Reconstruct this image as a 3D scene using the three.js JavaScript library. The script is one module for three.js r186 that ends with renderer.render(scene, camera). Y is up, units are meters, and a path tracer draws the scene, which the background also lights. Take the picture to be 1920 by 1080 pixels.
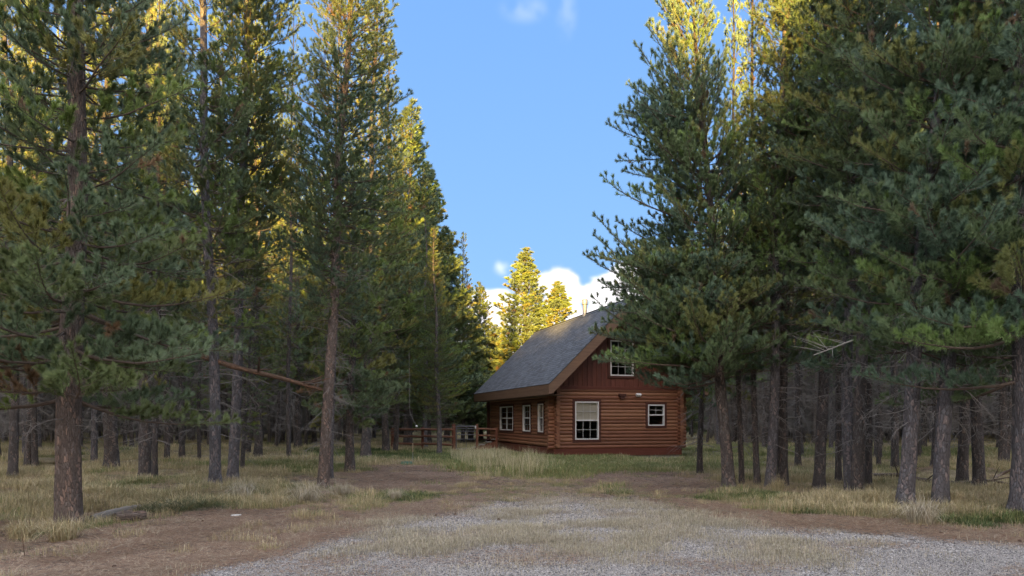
import * as THREE from 'three';
import { mergeGeometries } from 'three/addons/utils/BufferGeometryUtils.js';
import { RoundedBoxGeometry } from 'three/addons/geometries/RoundedBoxGeometry.js';

// ------------------------------------------------------------------ camera, sky, sun, exposure
const scene = new THREE.Scene();
const EYE = 1.6, F = 1350, HORIZON = 785;            // eye height; focal length and horizon of a 1920 x 1080 picture
const camera = new THREE.PerspectiveCamera(2 * Math.atan(540 / F) * 180 / Math.PI, 1920 / 1080, 0.1, 2000);
camera.position.set(0, EYE, 0);
camera.lookAt(0, EYE, -10);
camera.setViewOffset(1920, 1080, 0, 540 - HORIZON, 1920, 1080);
camera.updateProjectionMatrix();
const renderer = new THREE.WebGLRenderer();
renderer.toneMapping = THREE.LinearToneMapping;
renderer.toneMappingExposure = 5.3;
renderer.shadowMap.enabled = true;

const SUN_AZ = 6 * Math.PI / 180, SUN_EL = 9 * Math.PI / 180;     // behind the camera and to the left, low
const sunDir = new THREE.Vector3(-Math.sin(SUN_AZ) * Math.cos(SUN_EL), Math.sin(SUN_EL), Math.cos(SUN_AZ) * Math.cos(SUN_EL));
const sun = new THREE.DirectionalLight(new THREE.Color(1, 0.59, 0.14), 5);
sun.name = 'sun';
sun.position.copy(sunDir).multiplyScalar(150);
sun.castShadow = true;
sun.shadow.mapSize.set(4096, 4096);
Object.assign(sun.shadow.camera, { left: -90, right: 90, top: 60, bottom: -60, near: 1, far: 400 });
scene.add(sun, sun.target);

// ------------------------------------------------------------------ random numbers and noise
function rng(seed) {
  let a = seed >>> 0;
  return () => { a = (a + 0x6D2B79F5) | 0; let t = Math.imul(a ^ (a >>> 15), 1 | a); t = (t + Math.imul(t ^ (t >>> 7), 61 | t)) ^ t; return ((t ^ (t >>> 14)) >>> 0) / 4294967296; };
}
function hash(x, y, z) { let h = Math.imul(x | 0, 374761393) ^ Math.imul(y | 0, 668265263) ^ Math.imul(z | 0, 2147483647 - 1013904223); h = Math.imul(h ^ (h >>> 13), 1274126177); return ((h ^ (h >>> 16)) >>> 0) / 4294967296; }
const fade = (t) => t * t * (3 - 2 * t), lerp = (a, b, t) => a + (b - a) * t, clamp = (x, a, b) => Math.min(b, Math.max(a, x));
const smooth = (a, b, x) => fade(clamp((x - a) / (b - a), 0, 1));
function noise2(x, y, per = 0) {
  const ix = Math.floor(x), iy = Math.floor(y), fx = fade(x - ix), fy = fade(y - iy), w = (v) => per ? ((v % per) + per) % per : v;
  return lerp(lerp(hash(w(ix), w(iy), 1), hash(w(ix + 1), w(iy), 1), fx), lerp(hash(w(ix), w(iy + 1), 1), hash(w(ix + 1), w(iy + 1), 1), fx), fy);
}
function noise3(x, y, z) {
  const ix = Math.floor(x), iy = Math.floor(y), iz = Math.floor(z), fx = fade(x - ix), fy = fade(y - iy), fz = fade(z - iz);
  const g = (k) => lerp(lerp(hash(ix, iy, iz + k), hash(ix + 1, iy, iz + k), fx), lerp(hash(ix, iy + 1, iz + k), hash(ix + 1, iy + 1, iz + k), fx), fy);
  return lerp(g(0), g(1), fz);
}
const fbm3 = (x, y, z, o = 5) => { let s = 0, a = 0.5; for (let i = 0; i < o; i++) { s += a * noise3(x, y, z); x *= 2.03; y *= 2.03; z *= 2.03; a *= 0.5; } return s / (1 - Math.pow(0.5, o)); };
const fbm2 = (x, y, o = 4, per = 0) => { let s = 0, a = 0.5; for (let i = 0; i < o; i++) { s += a * noise2(x, y, per); x *= 2; y *= 2; per *= 2; a *= 0.5; } return s / (1 - Math.pow(0.5, o)); };

// ------------------------------------------------------------------ sky: clear evening blue, brighter towards the low sun, a bank of cumulus round the horizon
{
  const W = 2048, H = 1024, data = new Float32Array(W * H * 4);
  const wisps = [[985, 18, 0.030, 0.013, 0.2], [1062, 25, 0.013, 0.026, 0.16], [945, 505, 0.012, 0.008, 0.55], [935, 497, 0.005, 0.006, 0.4]]
    .map(([px, py, a, b, s]) => { const x = (px - 960) / F, y = (HORIZON - py) / F; return [Math.atan(x), Math.atan(y / Math.hypot(1, x)), a, b, s]; });
  for (let r = 0; r < H; r++) {
    const el = ((r + 0.5) / H - 0.5) * Math.PI, y = Math.sin(el);
    for (let c = 0; c < W; c++) {
      const a = ((c + 0.5) / W - 0.5) * 2 * Math.PI, x = Math.cos(a) * Math.cos(el), z = Math.sin(a) * Math.cos(el);
      const mu = x * sunDir.x + y * sunDir.y + z * sunDir.z, e = Math.max(0, el), up = Math.pow(clamp(e / (Math.PI / 2), 0, 1), 0.55);
      const s1 = clamp((mu + 1) / 2, 0, 1), glow = Math.pow(s1, 2.5), hot = Math.pow(s1, 14), toSun = glow;
      let R = lerp(0.15, 0.012, up) + 0.68 * glow + 0.9 * hot, G = lerp(0.26, 0.078, up) + 0.60 * glow + 0.55 * hot, B = lerp(0.40, 0.27, up) + 0.50 * glow + 0.25 * hot;
      if (el > 0.55) { // scattered high cloud overhead, unseen, added to whiten and lift the skylight
        const m = 0.75 * smooth(0.55, 0.8, el) * smooth(0.42, 0.66, fbm3(x / (y + 0.25) * 1.6 + 4, 3, z / (y + 0.25) * 1.6 + 8, 5));
        R = lerp(R, 0.60 + 0.28 * glow, m); G = lerp(G, 0.61 + 0.25 * glow, m); B = lerp(B, 0.66 + 0.2 * glow, m);
      }
      // cumulus bank: tops between about 7 and 16 degrees
      if (el > -0.02 && el < 0.42) {
        const az = Math.atan2(x, -z), q = 2.6;
        const top = 0.092 + 0.095 * fbm3(x * 3.1 + 7, z * 3.1, 2.2, 3);
        const d = fbm3(x * q * 4 + 3.3, y * q * 6, z * q * 4 + 1.7, 6) * 1.0 + 0.22 * fbm3(x * 40, y * 52, z * 40, 3);
        const m = smooth(0.0, 0.075, d - 0.555 + clamp((top - el) * 3.4, -0.5, 0.17));
        if (m > 0) {
          const body = fbm3(x * 16 + 9, y * 22, z * 16, 4), lit = 0.42 + 0.75 * body + 0.15 * smooth(0.0, 0.2, d - 0.5);
          const cr = 0.60 * lit * (1 + 0.5 * toSun), cg = (0.555 * lit + 0.01) * (1 + 0.4 * toSun), cb = (0.54 * lit + 0.03) * (1 + 0.25 * toSun);
          R = lerp(R, cr, m * 0.93); G = lerp(G, cg, m * 0.93); B = lerp(B, cb, m * 0.93);
        }
      }
      if (z < 0) {
        const az = Math.atan2(x, -z);
        for (const [wa, we, ra, re, s] of wisps) {
          const dd = Math.hypot((az - wa) / ra, (el - we) / re);
          if (dd < 1.6) { const m = s * smooth(1.5, 0.2, dd) * smooth(0.25, 0.7, fbm3(x * 60, y * 60, z * 60, 4)); R = lerp(R, 0.42, m); G = lerp(G, 0.44, m); B = lerp(B, 0.5, m); }
        }
      }
      if (el < 0) { const g = smooth(0, -0.12, el); R = lerp(R, 0.07, g); G = lerp(G, 0.07, g); B = lerp(B, 0.05, g); }
      data.set([R * 0.575, G * 0.575, B * 0.575, 1], (r * W + c) * 4);
    }
  }
  const sky = new THREE.DataTexture(data, W, H, THREE.RGBAFormat, THREE.FloatType);
  sky.mapping = THREE.EquirectangularReflectionMapping; sky.magFilter = THREE.LinearFilter; sky.minFilter = THREE.LinearFilter; sky.needsUpdate = true;
  scene.background = sky; scene.environment = sky;
}

// ------------------------------------------------------------------ naming helpers
const used = {};
function numbered(name) { const n = used[name] = (used[name] ?? -1) + 1; return n ? `${name}_${String(n).padStart(3, '0')}` : name; }
function tag(o, label, category, group, kind) { o.userData = { ...(label && { label }), ...(category && { category }), ...(group && { group }), ...(kind && { kind }) }; return o; }
function thing(name, label, category, pos = [0, 0, 0], turn = 0, group) {
  const o = new THREE.Group(); o.name = numbered(name); o.position.set(...pos); o.rotation.y = turn; scene.add(o); return tag(o, label, category, group);
}
function part(name, geo, mat, parent) {
  const m = new THREE.Mesh(geo, mat); m.name = parent ? name : numbered(name); m.castShadow = m.receiveShadow = true; (parent ?? scene).add(m); return m;
}
function stuff(name, geo, mat, mats, colors, label, category, parent) {
  const m = new THREE.InstancedMesh(geo, mat, mats.length); m.name = parent ? name : numbered(name);
  mats.forEach((x, i) => { m.setMatrixAt(i, x); if (colors) m.setColorAt(i, colors[i]); });
  m.castShadow = m.receiveShadow = true; (parent ?? scene).add(m); m.userData = { kind: 'stuff' };
  if (label) Object.assign(m.userData, { label, category });
  return m;
}
// where a point of the ground seen at (px, py) of the 1920 x 1080 picture lies
const depthAt = (py) => F * EYE / (py - HORIZON);
function at(px, py, d = depthAt(py)) { return [(px - 960) / F * d, -d]; }
const heightAt = (py, d) => EYE + (HORIZON - py) / F * d;

// ------------------------------------------------------------------ textures
function tex(n, fn, srgb, rep) {
  const data = new Uint8Array(n * n * 4);
  for (let j = 0; j < n; j++) for (let i = 0; i < n; i++) { const v = fn(i / n, j / n); const o = (j * n + i) * 4; for (let k = 0; k < 3; k++) data[o + k] = clamp(Math.round((Array.isArray(v) ? v[k] : v) * 255), 0, 255); data[o + 3] = 255; }
  const t = new THREE.DataTexture(data, n, n); t.wrapS = t.wrapT = THREE.RepeatWrapping; t.magFilter = THREE.LinearFilter; t.minFilter = THREE.LinearMipmapLinearFilter; t.generateMipmaps = true;
  if (srgb) t.colorSpace = THREE.SRGBColorSpace; if (rep) t.repeat.set(...rep); t.needsUpdate = true; return t;
}
const toS = (x) => x <= 0.0031308 ? x * 12.92 : 1.055 * Math.pow(x, 1 / 2.4) - 0.055;
// distance to the nearest two cell centres (tiles every `per` cells)
function cells(x, y, per, perY = per) {
  const ix = Math.floor(x), iy = Math.floor(y); let a = 9, b = 9, id = 0;
  for (let j = -1; j <= 1; j++) for (let i = -1; i <= 1; i++) {
    const cx = ix + i, cy = iy + j, wx = ((cx % per) + per) % per, wy = ((cy % perY) + perY) % perY;
    const d = Math.hypot(cx + hash(wx, wy, 5) - x, cy + hash(wx, wy, 6) - y);
    if (d < a) { b = a; a = d; id = hash(wx, wy, 7); } else if (d < b) b = d;
  }
  return [a, b, id];
}
// bark: one tile is about 0.8 m round and 1.6 m up; small plates of their own tone between furrows, flaking
const barkCell = (u, v) => { const a = fbm2(u * 8, v * 8, 4, 8) - 0.5, b = fbm2(u * 8 + 3, v * 8 + 5, 4, 8) - 0.5; return cells(u * 18 + 1.5 * a, v * 18 * 0.8333 + 1.7 * b, 18, 15); };
const barkMap = tex(1024, (u, v) => {
  const [a, b, id] = barkCell(u, v), f = fbm2(u * 64, v * 48, 4, 64), w = fbm2(u * 5, v * 5, 3, 5), id2 = hash(Math.floor(id * 9999), 3, 4);
  const t = id > 0.8 - 0.35 * (w - 0.35) ? [0.29, 0.215, 0.175] : id > 0.4 ? [0.185, 0.165, 0.152] : [0.12, 0.102, 0.092];
  const g = smooth(0.0, 0.3, b - a + 0.5 * (f - 0.5)) * (0.45 + 0.55 * id2); return [0.125, 0.103, 0.09].map((x, k) => toS(lerp(x, t[k], g) * (0.55 + 0.9 * f)));
}, true);
const barkBump = tex(1024, (u, v) => { const [a, b] = barkCell(u, v); return 0.1 + 0.55 * smooth(0, 0.35, b - a) + 0.35 * fbm2(u * 64, v * 32, 4, 64); });
const woodMap = tex(512, (u, v) => { const g = fbm2(u * 40 + 2 * fbm2(u * 4, v * 2, 2, 4), v * 3, 4, 40), s = fbm2(u * 8, v * 8, 3, 8), k = 0.62 + 0.55 * g + 0.2 * (s - 0.5); return [k, k * 0.97, k * 0.95].map((x) => toS(clamp(x * 0.9, 0, 1))); }, true);
const woodBump = tex(512, (u, v) => fbm2(u * 48, v * 3, 4, 48));
const groundMap = tex(1024, (u, v) => { const f = fbm2(u * 64, v * 64, 4, 64), g = fbm2(u * 8, v * 8, 3, 8), s = cells(u * 90, v * 90, 90); const k = 0.5 + 0.45 * f + 0.25 * (g - 0.5) + 0.28 * (s[2] - 0.5); return [k, k, k * 0.98].map((x) => toS(clamp(x, 0, 1))); }, true);
const groundBump = tex(1024, (u, v) => 0.5 * fbm2(u * 64, v * 64, 4, 64) + 0.5 * (1 - cells(u * 90, v * 90, 90)[0]));
const rgb = (r, g, b) => new THREE.Color().setRGB(r, g, b);
const std = (c, o = {}) => new THREE.MeshStandardMaterial({ color: c, roughness: 0.9, ...o });

// ------------------------------------------------------------------ ground zones
const gravelEdge = [[-60, 3], [-9, 5], [-3.9, 6.3], [-3.5, 8.3], [-2.84, 9.6], [-2.56, 10.8], [-1.7, 12.9], [-0.6, 14], [0.44, 15.2], [2.6, 14.6], [3.7, 11.9], [5.1, 10.9], [6.7, 9.7], [12, 8.6], [60, 6]];
function edge(x) { for (let i = 1; i < gravelEdge.length; i++) if (x < gravelEdge[i][0]) { const [x0, d0] = gravelEdge[i - 1], [x1, d1] = gravelEdge[i]; return lerp(d0, d1, (x - x0) / (x1 - x0)); } return 6; }
function litterEdge(x) { return x < -7 ? lerp(9, 10.9, clamp((x + 12) / 5, 0, 1)) : x < -5.5 ? lerp(10.9, 12.9, (x + 7) / 1.5) : x < -3 ? lerp(12.9, 12.2, (x + 5.5) / 2.5) : lerp(12.2, 14.5, clamp((x + 3) / 2, 0, 1)); }
const blob = (x, d, cx, cd, rx, rd) => smooth(1.25, 0.65, Math.hypot((x - cx) / rx, (d - cd) / rd));
function zone(x, z) {
  const d = -z, n = fbm2(x * 0.9 + 50, z * 0.9 + 50, 4) - 0.5, n2 = fbm2(x * 2.7 + 20, z * 2.7 + 80, 3) - 0.5, e = edge(x) + n * 2.2 + n2 * 0.8;
  const gravel = smooth(0.9, -1.6, d - e);
  let litter = Math.max(
    x < 0 ? smooth(0.6, -0.6, d - litterEdge(x) + n * 2.4 + n2) * smooth(-0.4, -1.8, x + n) : 0, x > 3 ? smooth(1.7, 0.8, d - edge(x) + n * 1.2) : 0,
    blob(x + n * 2, d + n2 * 3, -3.0, 20, 2.3, 5.2), 0.95 * blob(x + n * 2, d + n2 * 2, 4.1, 18.2, 2.1, 3.3), blob(x, d, -6.6, 12.1, 1.0, 0.75)) * (1 - gravel);
  litter *= 0.92 + 0.2 * clamp(n2 + 0.5, 0, 1); litter = clamp(litter, 0, 1);
  let green = Math.max(
    0.95 * blob(x + n * 2, d + n * 3, -5.0, 31.5, 4.2, 4), 0.7 * blob(x + n * 3, d + n * 4, 2.6, 26.2, 6.0, 5.4), blob(x + n2, d + n2, 7.3, 10.75, 1.9, 0.8), 0.8 * blob(x, d + n2, -2.15, 14.9, 0.55, 0.75),
    0.8 * blob(x + n * 3, d + n * 2, -7.2, 22.5, 2.6, 1.6), 0.7 * blob(x + n * 4, d + n * 4, 14, 34, 9, 6), 0.7 * blob(x + n2, d + n2, 4.9, 14.9, 0.8, 1), 0.5 * smooth(0.1, 0.25, n)) * (1 - gravel) * (1 - litter * 0.85);
  return { gravel, litter, green: clamp(green, 0, 1), dry: clamp(1 - gravel - litter - green, 0, 1), n, n2 };
}
function ground(x, z) {
  const d = -z, far = smooth(0.6, 3.2, d - edge(x));
  const forest = far * smooth(4.2, 6.8, Math.abs(x - clamp(x, -2, 4) * 0.3));
  let h = forest * ((fbm2(x * 0.32 + 9, z * 0.32 + 4, 3) - 0.5) * 0.55 + 0.03) + far * (fbm2(x * 1.4, z * 1.4, 2) - 0.5) * 0.05;
  h += (fbm2(x * 0.5 + 31, z * 0.5, 2) - 0.5) * 0.05;
  h -= 0.27 * blob(x, d, 7.6, 31.2, 3.0, 3.4);
  return h;
}
{
  const line = (fine0, fine1, step, lo, hi) => { const a = []; for (let x = fine0; x <= fine1 + 1e-6; x += step) a.push(x); let s = step; while (a[a.length - 1] < hi) { s *= 1.3; a.push(a[a.length - 1] + s); } s = step; while (a[0] > lo) { s *= 1.3; a.unshift(a[0] - s); } return a; };
  const xs = line(-16, 16, 0.16, -600, 600), zs = line(-36, -5, 0.16, -700, 300), P = [], C = [], U = [], I = [];
  for (const z of zs) for (const x of xs) {
    P.push(x, ground(x, z), z); U.push(x / 2.4, z / 2.4);
    const q = zone(x, z), c = [0, 0, 0], mix = (w, r, g, b) => { c[0] += w * r; c[1] += w * g; c[2] += w * b; };
    mix(q.gravel, 0.27, 0.255, 0.235); mix(q.litter, 0.27, 0.185, 0.135); mix(q.green, 0.19, 0.20, 0.085); mix(q.dry, 0.36, 0.30, 0.18);
    const v = 1 + 0.55 * q.n + 0.45 * q.n2; C.push(c[0] * v, c[1] * v, c[2] * v);
  }
  const w = xs.length;
  for (let j = 0; j < zs.length - 1; j++) for (let i = 0; i < w - 1; i++) { const a = j * w + i; I.push(a, a + w, a + 1, a + 1, a + w, a + w + 1); }
  const g = new THREE.BufferGeometry(); g.setAttribute('position', new THREE.Float32BufferAttribute(P, 3)); g.setAttribute('uv', new THREE.Float32BufferAttribute(U, 2)); g.setAttribute('color', new THREE.Float32BufferAttribute(C, 3)); g.setIndex(I); g.computeVertexNormals();
  const m = part('ground', g, std(0xffffff, { map: groundMap, bumpMap: groundBump, bumpScale: 0.03, vertexColors: true, roughness: 1 }));
  tag(m, 'gravel clearing with needle litter and dry grass running into the pine forest', 'ground', null, 'structure');
}

// ------------------------------------------------------------------ cabin
const logMats = [[0.315, 0.145, 0.08], [0.25, 0.11, 0.063], [0.37, 0.185, 0.105], [0.295, 0.128, 0.075]].map((c) => std(rgb(...c), { map: woodMap, bumpMap: woodBump, bumpScale: 0.004, roughness: 0.55 }));
const boardMats = [[0.18, 0.058, 0.038], [0.15, 0.048, 0.033], [0.20, 0.068, 0.045]].map((c) => std(rgb(...c), { map: woodMap, bumpMap: woodBump, bumpScale: 0.003, roughness: 0.6 }));
const skirtMat = std(rgb(0.17, 0.05, 0.032), { map: woodMap, bumpMap: woodBump, bumpScale: 0.003, roughness: 0.6 });
const fasciaMat = std(rgb(0.20, 0.125, 0.082), { map: woodMap, bumpMap: woodBump, bumpScale: 0.002, roughness: 0.65 });
const trimMat = std(rgb(0.10, 0.034, 0.024), { map: woodMap, roughness: 0.7 });
const white = std(rgb(0.78, 0.79, 0.8), { roughness: 0.4 });
const grilleMat = std(rgb(0.5, 0.5, 0.5), { roughness: 0.5 });
const blindMat = std(rgb(0.45, 0.43, 0.36), { roughness: 0.9 });
const roomMat = std(rgb(0.25, 0.23, 0.2), { roughness: 0.95 });
const concrete = std(rgb(0.42, 0.41, 0.39), { map: groundMap, bumpMap: groundBump, bumpScale: 0.004 });
const metal = std(rgb(0.4, 0.43, 0.48), { metalness: 0.35, roughness: 0.5 });
const glass = new THREE.MeshPhysicalMaterial({ color: 0xffffff, roughness: 0.02, transmission: 1, thickness: 0, ior: 1.5 });
const metalDull = std(rgb(0.17, 0.175, 0.2), { metalness: 0.5, roughness: 0.5 });
// boxes with uv in metres, grain along the longest side
function bx(x0, x1, y0, y1, z0, z1, r = 0.006) {
  const s = [x1 - x0, y1 - y0, z1 - z0], rr = Math.min(r, Math.min(...s) * 0.3), g = new RoundedBoxGeometry(s[0], s[1], s[2], 1, rr).translate((x0 + x1) / 2, (y0 + y1) / 2, (z0 + z1) / 2);
  return grain(g, s.indexOf(Math.max(...s)));
}
function grain(g, axis = 1) {
  const p = g.attributes.position, n = g.attributes.normal, uv = new Float32Array(p.count * 2);
  for (let i = 0; i < p.count; i++) {
    const v = [p.getX(i), p.getY(i), p.getZ(i)], m = [n.getX(i), n.getY(i), n.getZ(i)].map(Math.abs); m[axis] = -1;
    const across = [0, 1, 2].filter((k) => k !== axis && k !== m.indexOf(Math.max(...m)))[0];
    uv[2 * i] = v[across] * 1.6; uv[2 * i + 1] = v[axis] * 0.5;
  }
  g.setAttribute('uv', new THREE.BufferAttribute(uv, 2)); return g;
}
const merge = (a) => mergeGeometries(a.map((g) => { const h = g.index ? g.toNonIndexed() : g; for (const k of Object.keys(h.attributes)) if (!['position', 'normal', 'uv'].includes(k)) h.deleteAttribute(k); return h; }));
{
  const A = 16.7 * Math.PI / 180, cs = Math.cos(A), sn = Math.sin(A), CX = 1.78, CD = 30, GW = 5.86, SL = 10.1;
  const cabin = thing('log_cabin', 'red-brown log cabin with steep grey shingle roof and white windows in the clearing', 'cabin', [CX, 0, -CD], A);
  const gx = (px) => { const k = (px - 960) / F; return (CD * k - CX) / (cs - sn * k); };
  const gy = (py, u) => heightAt(py, CD + sn * u);
  const sv = (px) => { const k = (px - 960) / F; return (CX - CD * k) / (sn + cs * k); };
  const sy = (py, v) => heightAt(py, CD + cs * v);
  const Y0 = 0.33, PITCH = 0.1495, N = 17, TOP = Y0 + PITCH * N, RR = 0.088, RIDGE_X = GW / 2, ridgeY = 6.55, eaveY = 3.0, EX = 0.667, slope = (ridgeY - eaveY) / (RIDGE_X + EX), FRONT = 1.2, BACK = 11.4;
  const roofY = (x) => ridgeY - Math.abs(x - RIDGE_X) * slope;          // top of the roof deck
  // openings: gable [x0, x1, y0, y1], side [v0, v1, y0, y1]
  const rect = (pa, pb, ta, tb, f, g) => { const a = f(pa), b = f(pb), m = (a + b) / 2; return [Math.min(a, b), Math.max(a, b), g(tb, m), g(ta, m)]; };
  const gWin = [rect(1077.5, 1122, 753, 824.5, gx, gy), rect(1214, 1245, 758.5, 798.5, gx, gy)], upWin = rect(1144, 1187.5, 638.5, 705, gx, gy);
  const sWin = [rect(939, 963.5, 762, 807, sv, sy), rect(982, 996, 759.5, 809, sv, sy), rect(1010.5, 1020.5, 757, 810.5, sv, sy)];
  const R = rng(11);
  function logGeo(len, tilt) { const g = new THREE.CylinderGeometry(RR, RR, len, 14, Math.max(1, Math.round(len / 0.7))), u = g.attributes.uv, p = g.attributes.position, o = R() * 9, kk = 0.96 + 0.08 * R(); for (let i = 0; i < u.count; i++) { u.setXY(i, u.getX(i) * 1.2 + o, p.getY(i) * 0.5 + o); const k = kk + 0.07 * (noise2(p.getY(i) * 1.3 + o * 7, o) - 0.5); p.setX(i, p.getX(i) * k); p.setZ(i, p.getZ(i) * k); } return g.rotateZ(Math.PI / 2); }
  const cut = (a, b, holes, y) => { let segs = [[a, b]]; for (const [h0, h1, y0, y1] of holes) if (y > y0 - 0.04 && y < y1 + 0.04) segs = segs.flatMap(([s, e]) => h1 <= s || h0 >= e ? [[s, e]] : [[s, h0 - 0.05], [h1 + 0.05, e]].filter(([p, q]) => q - p > 0.06)); return segs; };
  const panel = (outline, holes, t) => { const s = new THREE.Shape(outline.map((p) => new THREE.Vector2(...p))); for (const [a, b, c, d] of holes) s.holes.push(new THREE.Path([[a, c], [a, d], [b, d], [b, c]].map((p) => new THREE.Vector2(...p)))); return grain(new THREE.ExtrudeGeometry(s, { depth: t, bevelEnabled: false }), 0); };
  // front gable: log courses below, boards and battens above
  const front = part('gable_wall', panel([[0, 0.02], [GW, 0.02], [GW, TOP], [GW / 2 + 2.36, TOP + 0.0], [GW / 2, ridgeY - 0.62], [GW / 2 - 2.36, TOP], [0, TOP]], [...gWin, upWin], 0.06).translate(0, 0, -0.13), trimMat, cabin);
  for (let k = 0; k < N; k++) { const y = Y0 + PITCH * (k + 0.5); for (const [a, b] of cut(-0.26 - 0.06 * R(), GW + 0.26 + 0.06 * R(), gWin, y)) part('log', logGeo(b - a).translate((a + b) / 2, y, -0.05), logMats[Math.floor(R() * 4)], front); }
  part('skirt_board', bx(-0.06, GW + 0.06, 0.02, Y0, -0.05, 0.045), skirtMat, front);
  part('foundation', bx(0.02, GW - 0.02, -0.5, 0.018, -0.3, -0.02), concrete, cabin);
  {
    const bw = 0.215, n = Math.ceil(GW / bw), lim = (x) => roofY(x) - 0.5;
    for (let i = 0; i < n; i++) {
      const a = i * bw + 0.004, b = Math.min(GW, (i + 1) * bw) - 0.004; if (lim((a + b) / 2) < TOP + 0.12) continue;
      const hole = a < upWin[1] && b > upWin[0], pieces = hole ? [[TOP + 0.01, upWin[2] - 0.03, upWin[2] - 0.03], [upWin[3] + 0.03, lim(a), lim(b)]] : [[TOP + 0.01, lim(a), lim(b)]];
      for (const [lo, ha, hb] of pieces) if (Math.min(ha, hb) > lo + 0.03) {
        const s = new THREE.Shape([[a, lo], [b, lo], [b, hb], [a, ha]].map((p) => new THREE.Vector2(...p)));
        part('board', grain(new THREE.ExtrudeGeometry(s, { depth: 0.025, bevelEnabled: true, bevelSize: 0.003, bevelThickness: 0.003, bevelSegments: 1 }), 1).translate(0, 0, -0.062), boardMats[Math.floor(R() * 3)], front);
        part('batten', bx(b - 0.025, b + 0.03, lo, Math.min(ha, hb) - 0.02, -0.034, -0.012, 0.003), boardMats[Math.floor(R() * 3)], front);
      }
    }
    part('belt_board', bx(0.05, GW - 0.05, TOP - 0.03, TOP + 0.1, -0.03, 0.055), skirtMat, front);
  }
  // left side wall
  const side = part('side_wall', panel([[0, 0.02], [SL, 0.02], [SL, TOP + 0.1], [0, TOP + 0.1]], sWin, 0.06).rotateY(Math.PI / 2).translate(0.07, 0, 0), trimMat, cabin);
  for (let k = 0; k < N; k++) { const y = Y0 + PITCH * (k + 1); for (const [a, b] of cut(-0.27 - 0.06 * R(), SL + 0.26, sWin, y)) part('log', logGeo(b - a).rotateY(Math.PI / 2).translate(0.05, y, -(a + b) / 2), logMats[Math.floor(R() * 4)], side); }
  part('skirt_board', bx(-0.045, 0.05, 0.02, Y0 + 0.02, -SL - 0.05, -0.06), skirtMat, side);
  part('side_foundation', bx(0.02, 0.3, -0.5, 0.018, -SL, -0.32), concrete, cabin);
  // right side wall (only its crossing log ends show) and back wall
  const right = part('far_side_wall', bx(GW - 0.1, GW - 0.04, 0.02, TOP + 0.1, -SL, -0.14), trimMat, cabin);
  for (let k = 0; k < N; k++) { const y = Y0 + PITCH * (k + 1); part('log', logGeo(SL + 0.54).rotateY(Math.PI / 2).translate(GW - 0.05, y, -SL / 2), logMats[Math.floor(R() * 4)], right); }
  part('back_wall', panel([[0, 0.02], [GW, 0.02], [GW, TOP], [GW / 2 + 2.36, TOP], [GW / 2, ridgeY - 0.62], [GW / 2 - 2.36, TOP], [0, TOP]], [], 0.06).translate(0, 0, -SL - 0.05), logMats[1], cabin);
  part('inner_floor', bx(0.14, GW - 0.14, 0.3, 0.38, -SL + 0.1, -0.2), roomMat, cabin);
  part('upper_floor', bx(0.14, GW - 0.14, TOP - 0.12, TOP - 0.02, -SL + 0.1, -0.2), roomMat, cabin);
  // roof
  {
    const roof = new THREE.Group(); roof.name = 'roof'; cabin.add(roof);
    const len = Math.hypot(RIDGE_X + EX, ridgeY - eaveY), th = Math.atan(slope), deckMat = std(rgb(0.11, 0.075, 0.055), { map: woodMap }), edgeMat = std(rgb(0.06, 0.065, 0.07), { roughness: 0.8 });
    const shingleMat = std(0xffffff, { map: groundMap, bumpMap: groundBump, bumpScale: 0.003, roughness: 0.95 });
    for (const sgn of [-1, 1]) {
      const slab = part('roof_deck', bx(0, len, -0.16, -0.012, -BACK, FRONT), deckMat, roof);
      slab.position.set(RIDGE_X, ridgeY, 0); slab.rotation.z = sgn > 0 ? -th : Math.PI + th; if (sgn < 0) slab.scale.y = -1;
      const sh = bx(-0.155, 0.155, -0.006, 0.006, -0.12, 0.12, 0.002), mats = [], cols = [], W = FRONT + BACK, rows = Math.ceil(len / 0.145), q = new THREE.Object3D(), rr = rng(sgn + 77);
      for (let r = 0; r < rows; r++) for (let z = -BACK + (r % 2) * 0.15 + 0.02 * rr(); z < FRONT + 0.01; z += 0.305) {
        const s = len - r * 0.145 - 0.09; q.position.set(RIDGE_X + sgn * s * Math.cos(th), ridgeY - s * Math.sin(th), clamp(z, -BACK + 0.14, FRONT - 0.14));
        const nx = sgn * Math.sin(th), ny = Math.cos(th); q.position.x += nx * (0.012 + 0.003 * rr()); q.position.y += ny * 0.012;
        q.rotation.set(0, 0, 0); q.rotation.order = 'ZYX'; q.rotation.z = -sgn * (th - 0.045); q.rotation.y = Math.PI / 2; q.updateMatrix(); mats.push(q.matrix.clone());
        const t = 0.78 + 0.5 * rr() + (rr() < 0.12 ? 0.2 : 0); cols.push(rgb(0.122 * t, 0.138 * t, 0.165 * t));
      }
      stuff('shingles', sh, shingleMat, mats, cols, null, null, roof);
      // fascia along the eave and up the rakes, drip edge
      const ev = part('fascia', bx(-0.02, 0.025, -0.44, -0.03, -BACK, FRONT - 0.04), fasciaMat, roof); ev.position.set(RIDGE_X + sgn * (RIDGE_X + EX), eaveY, 0); if (sgn < 0) ev.scale.x = -1;
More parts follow.
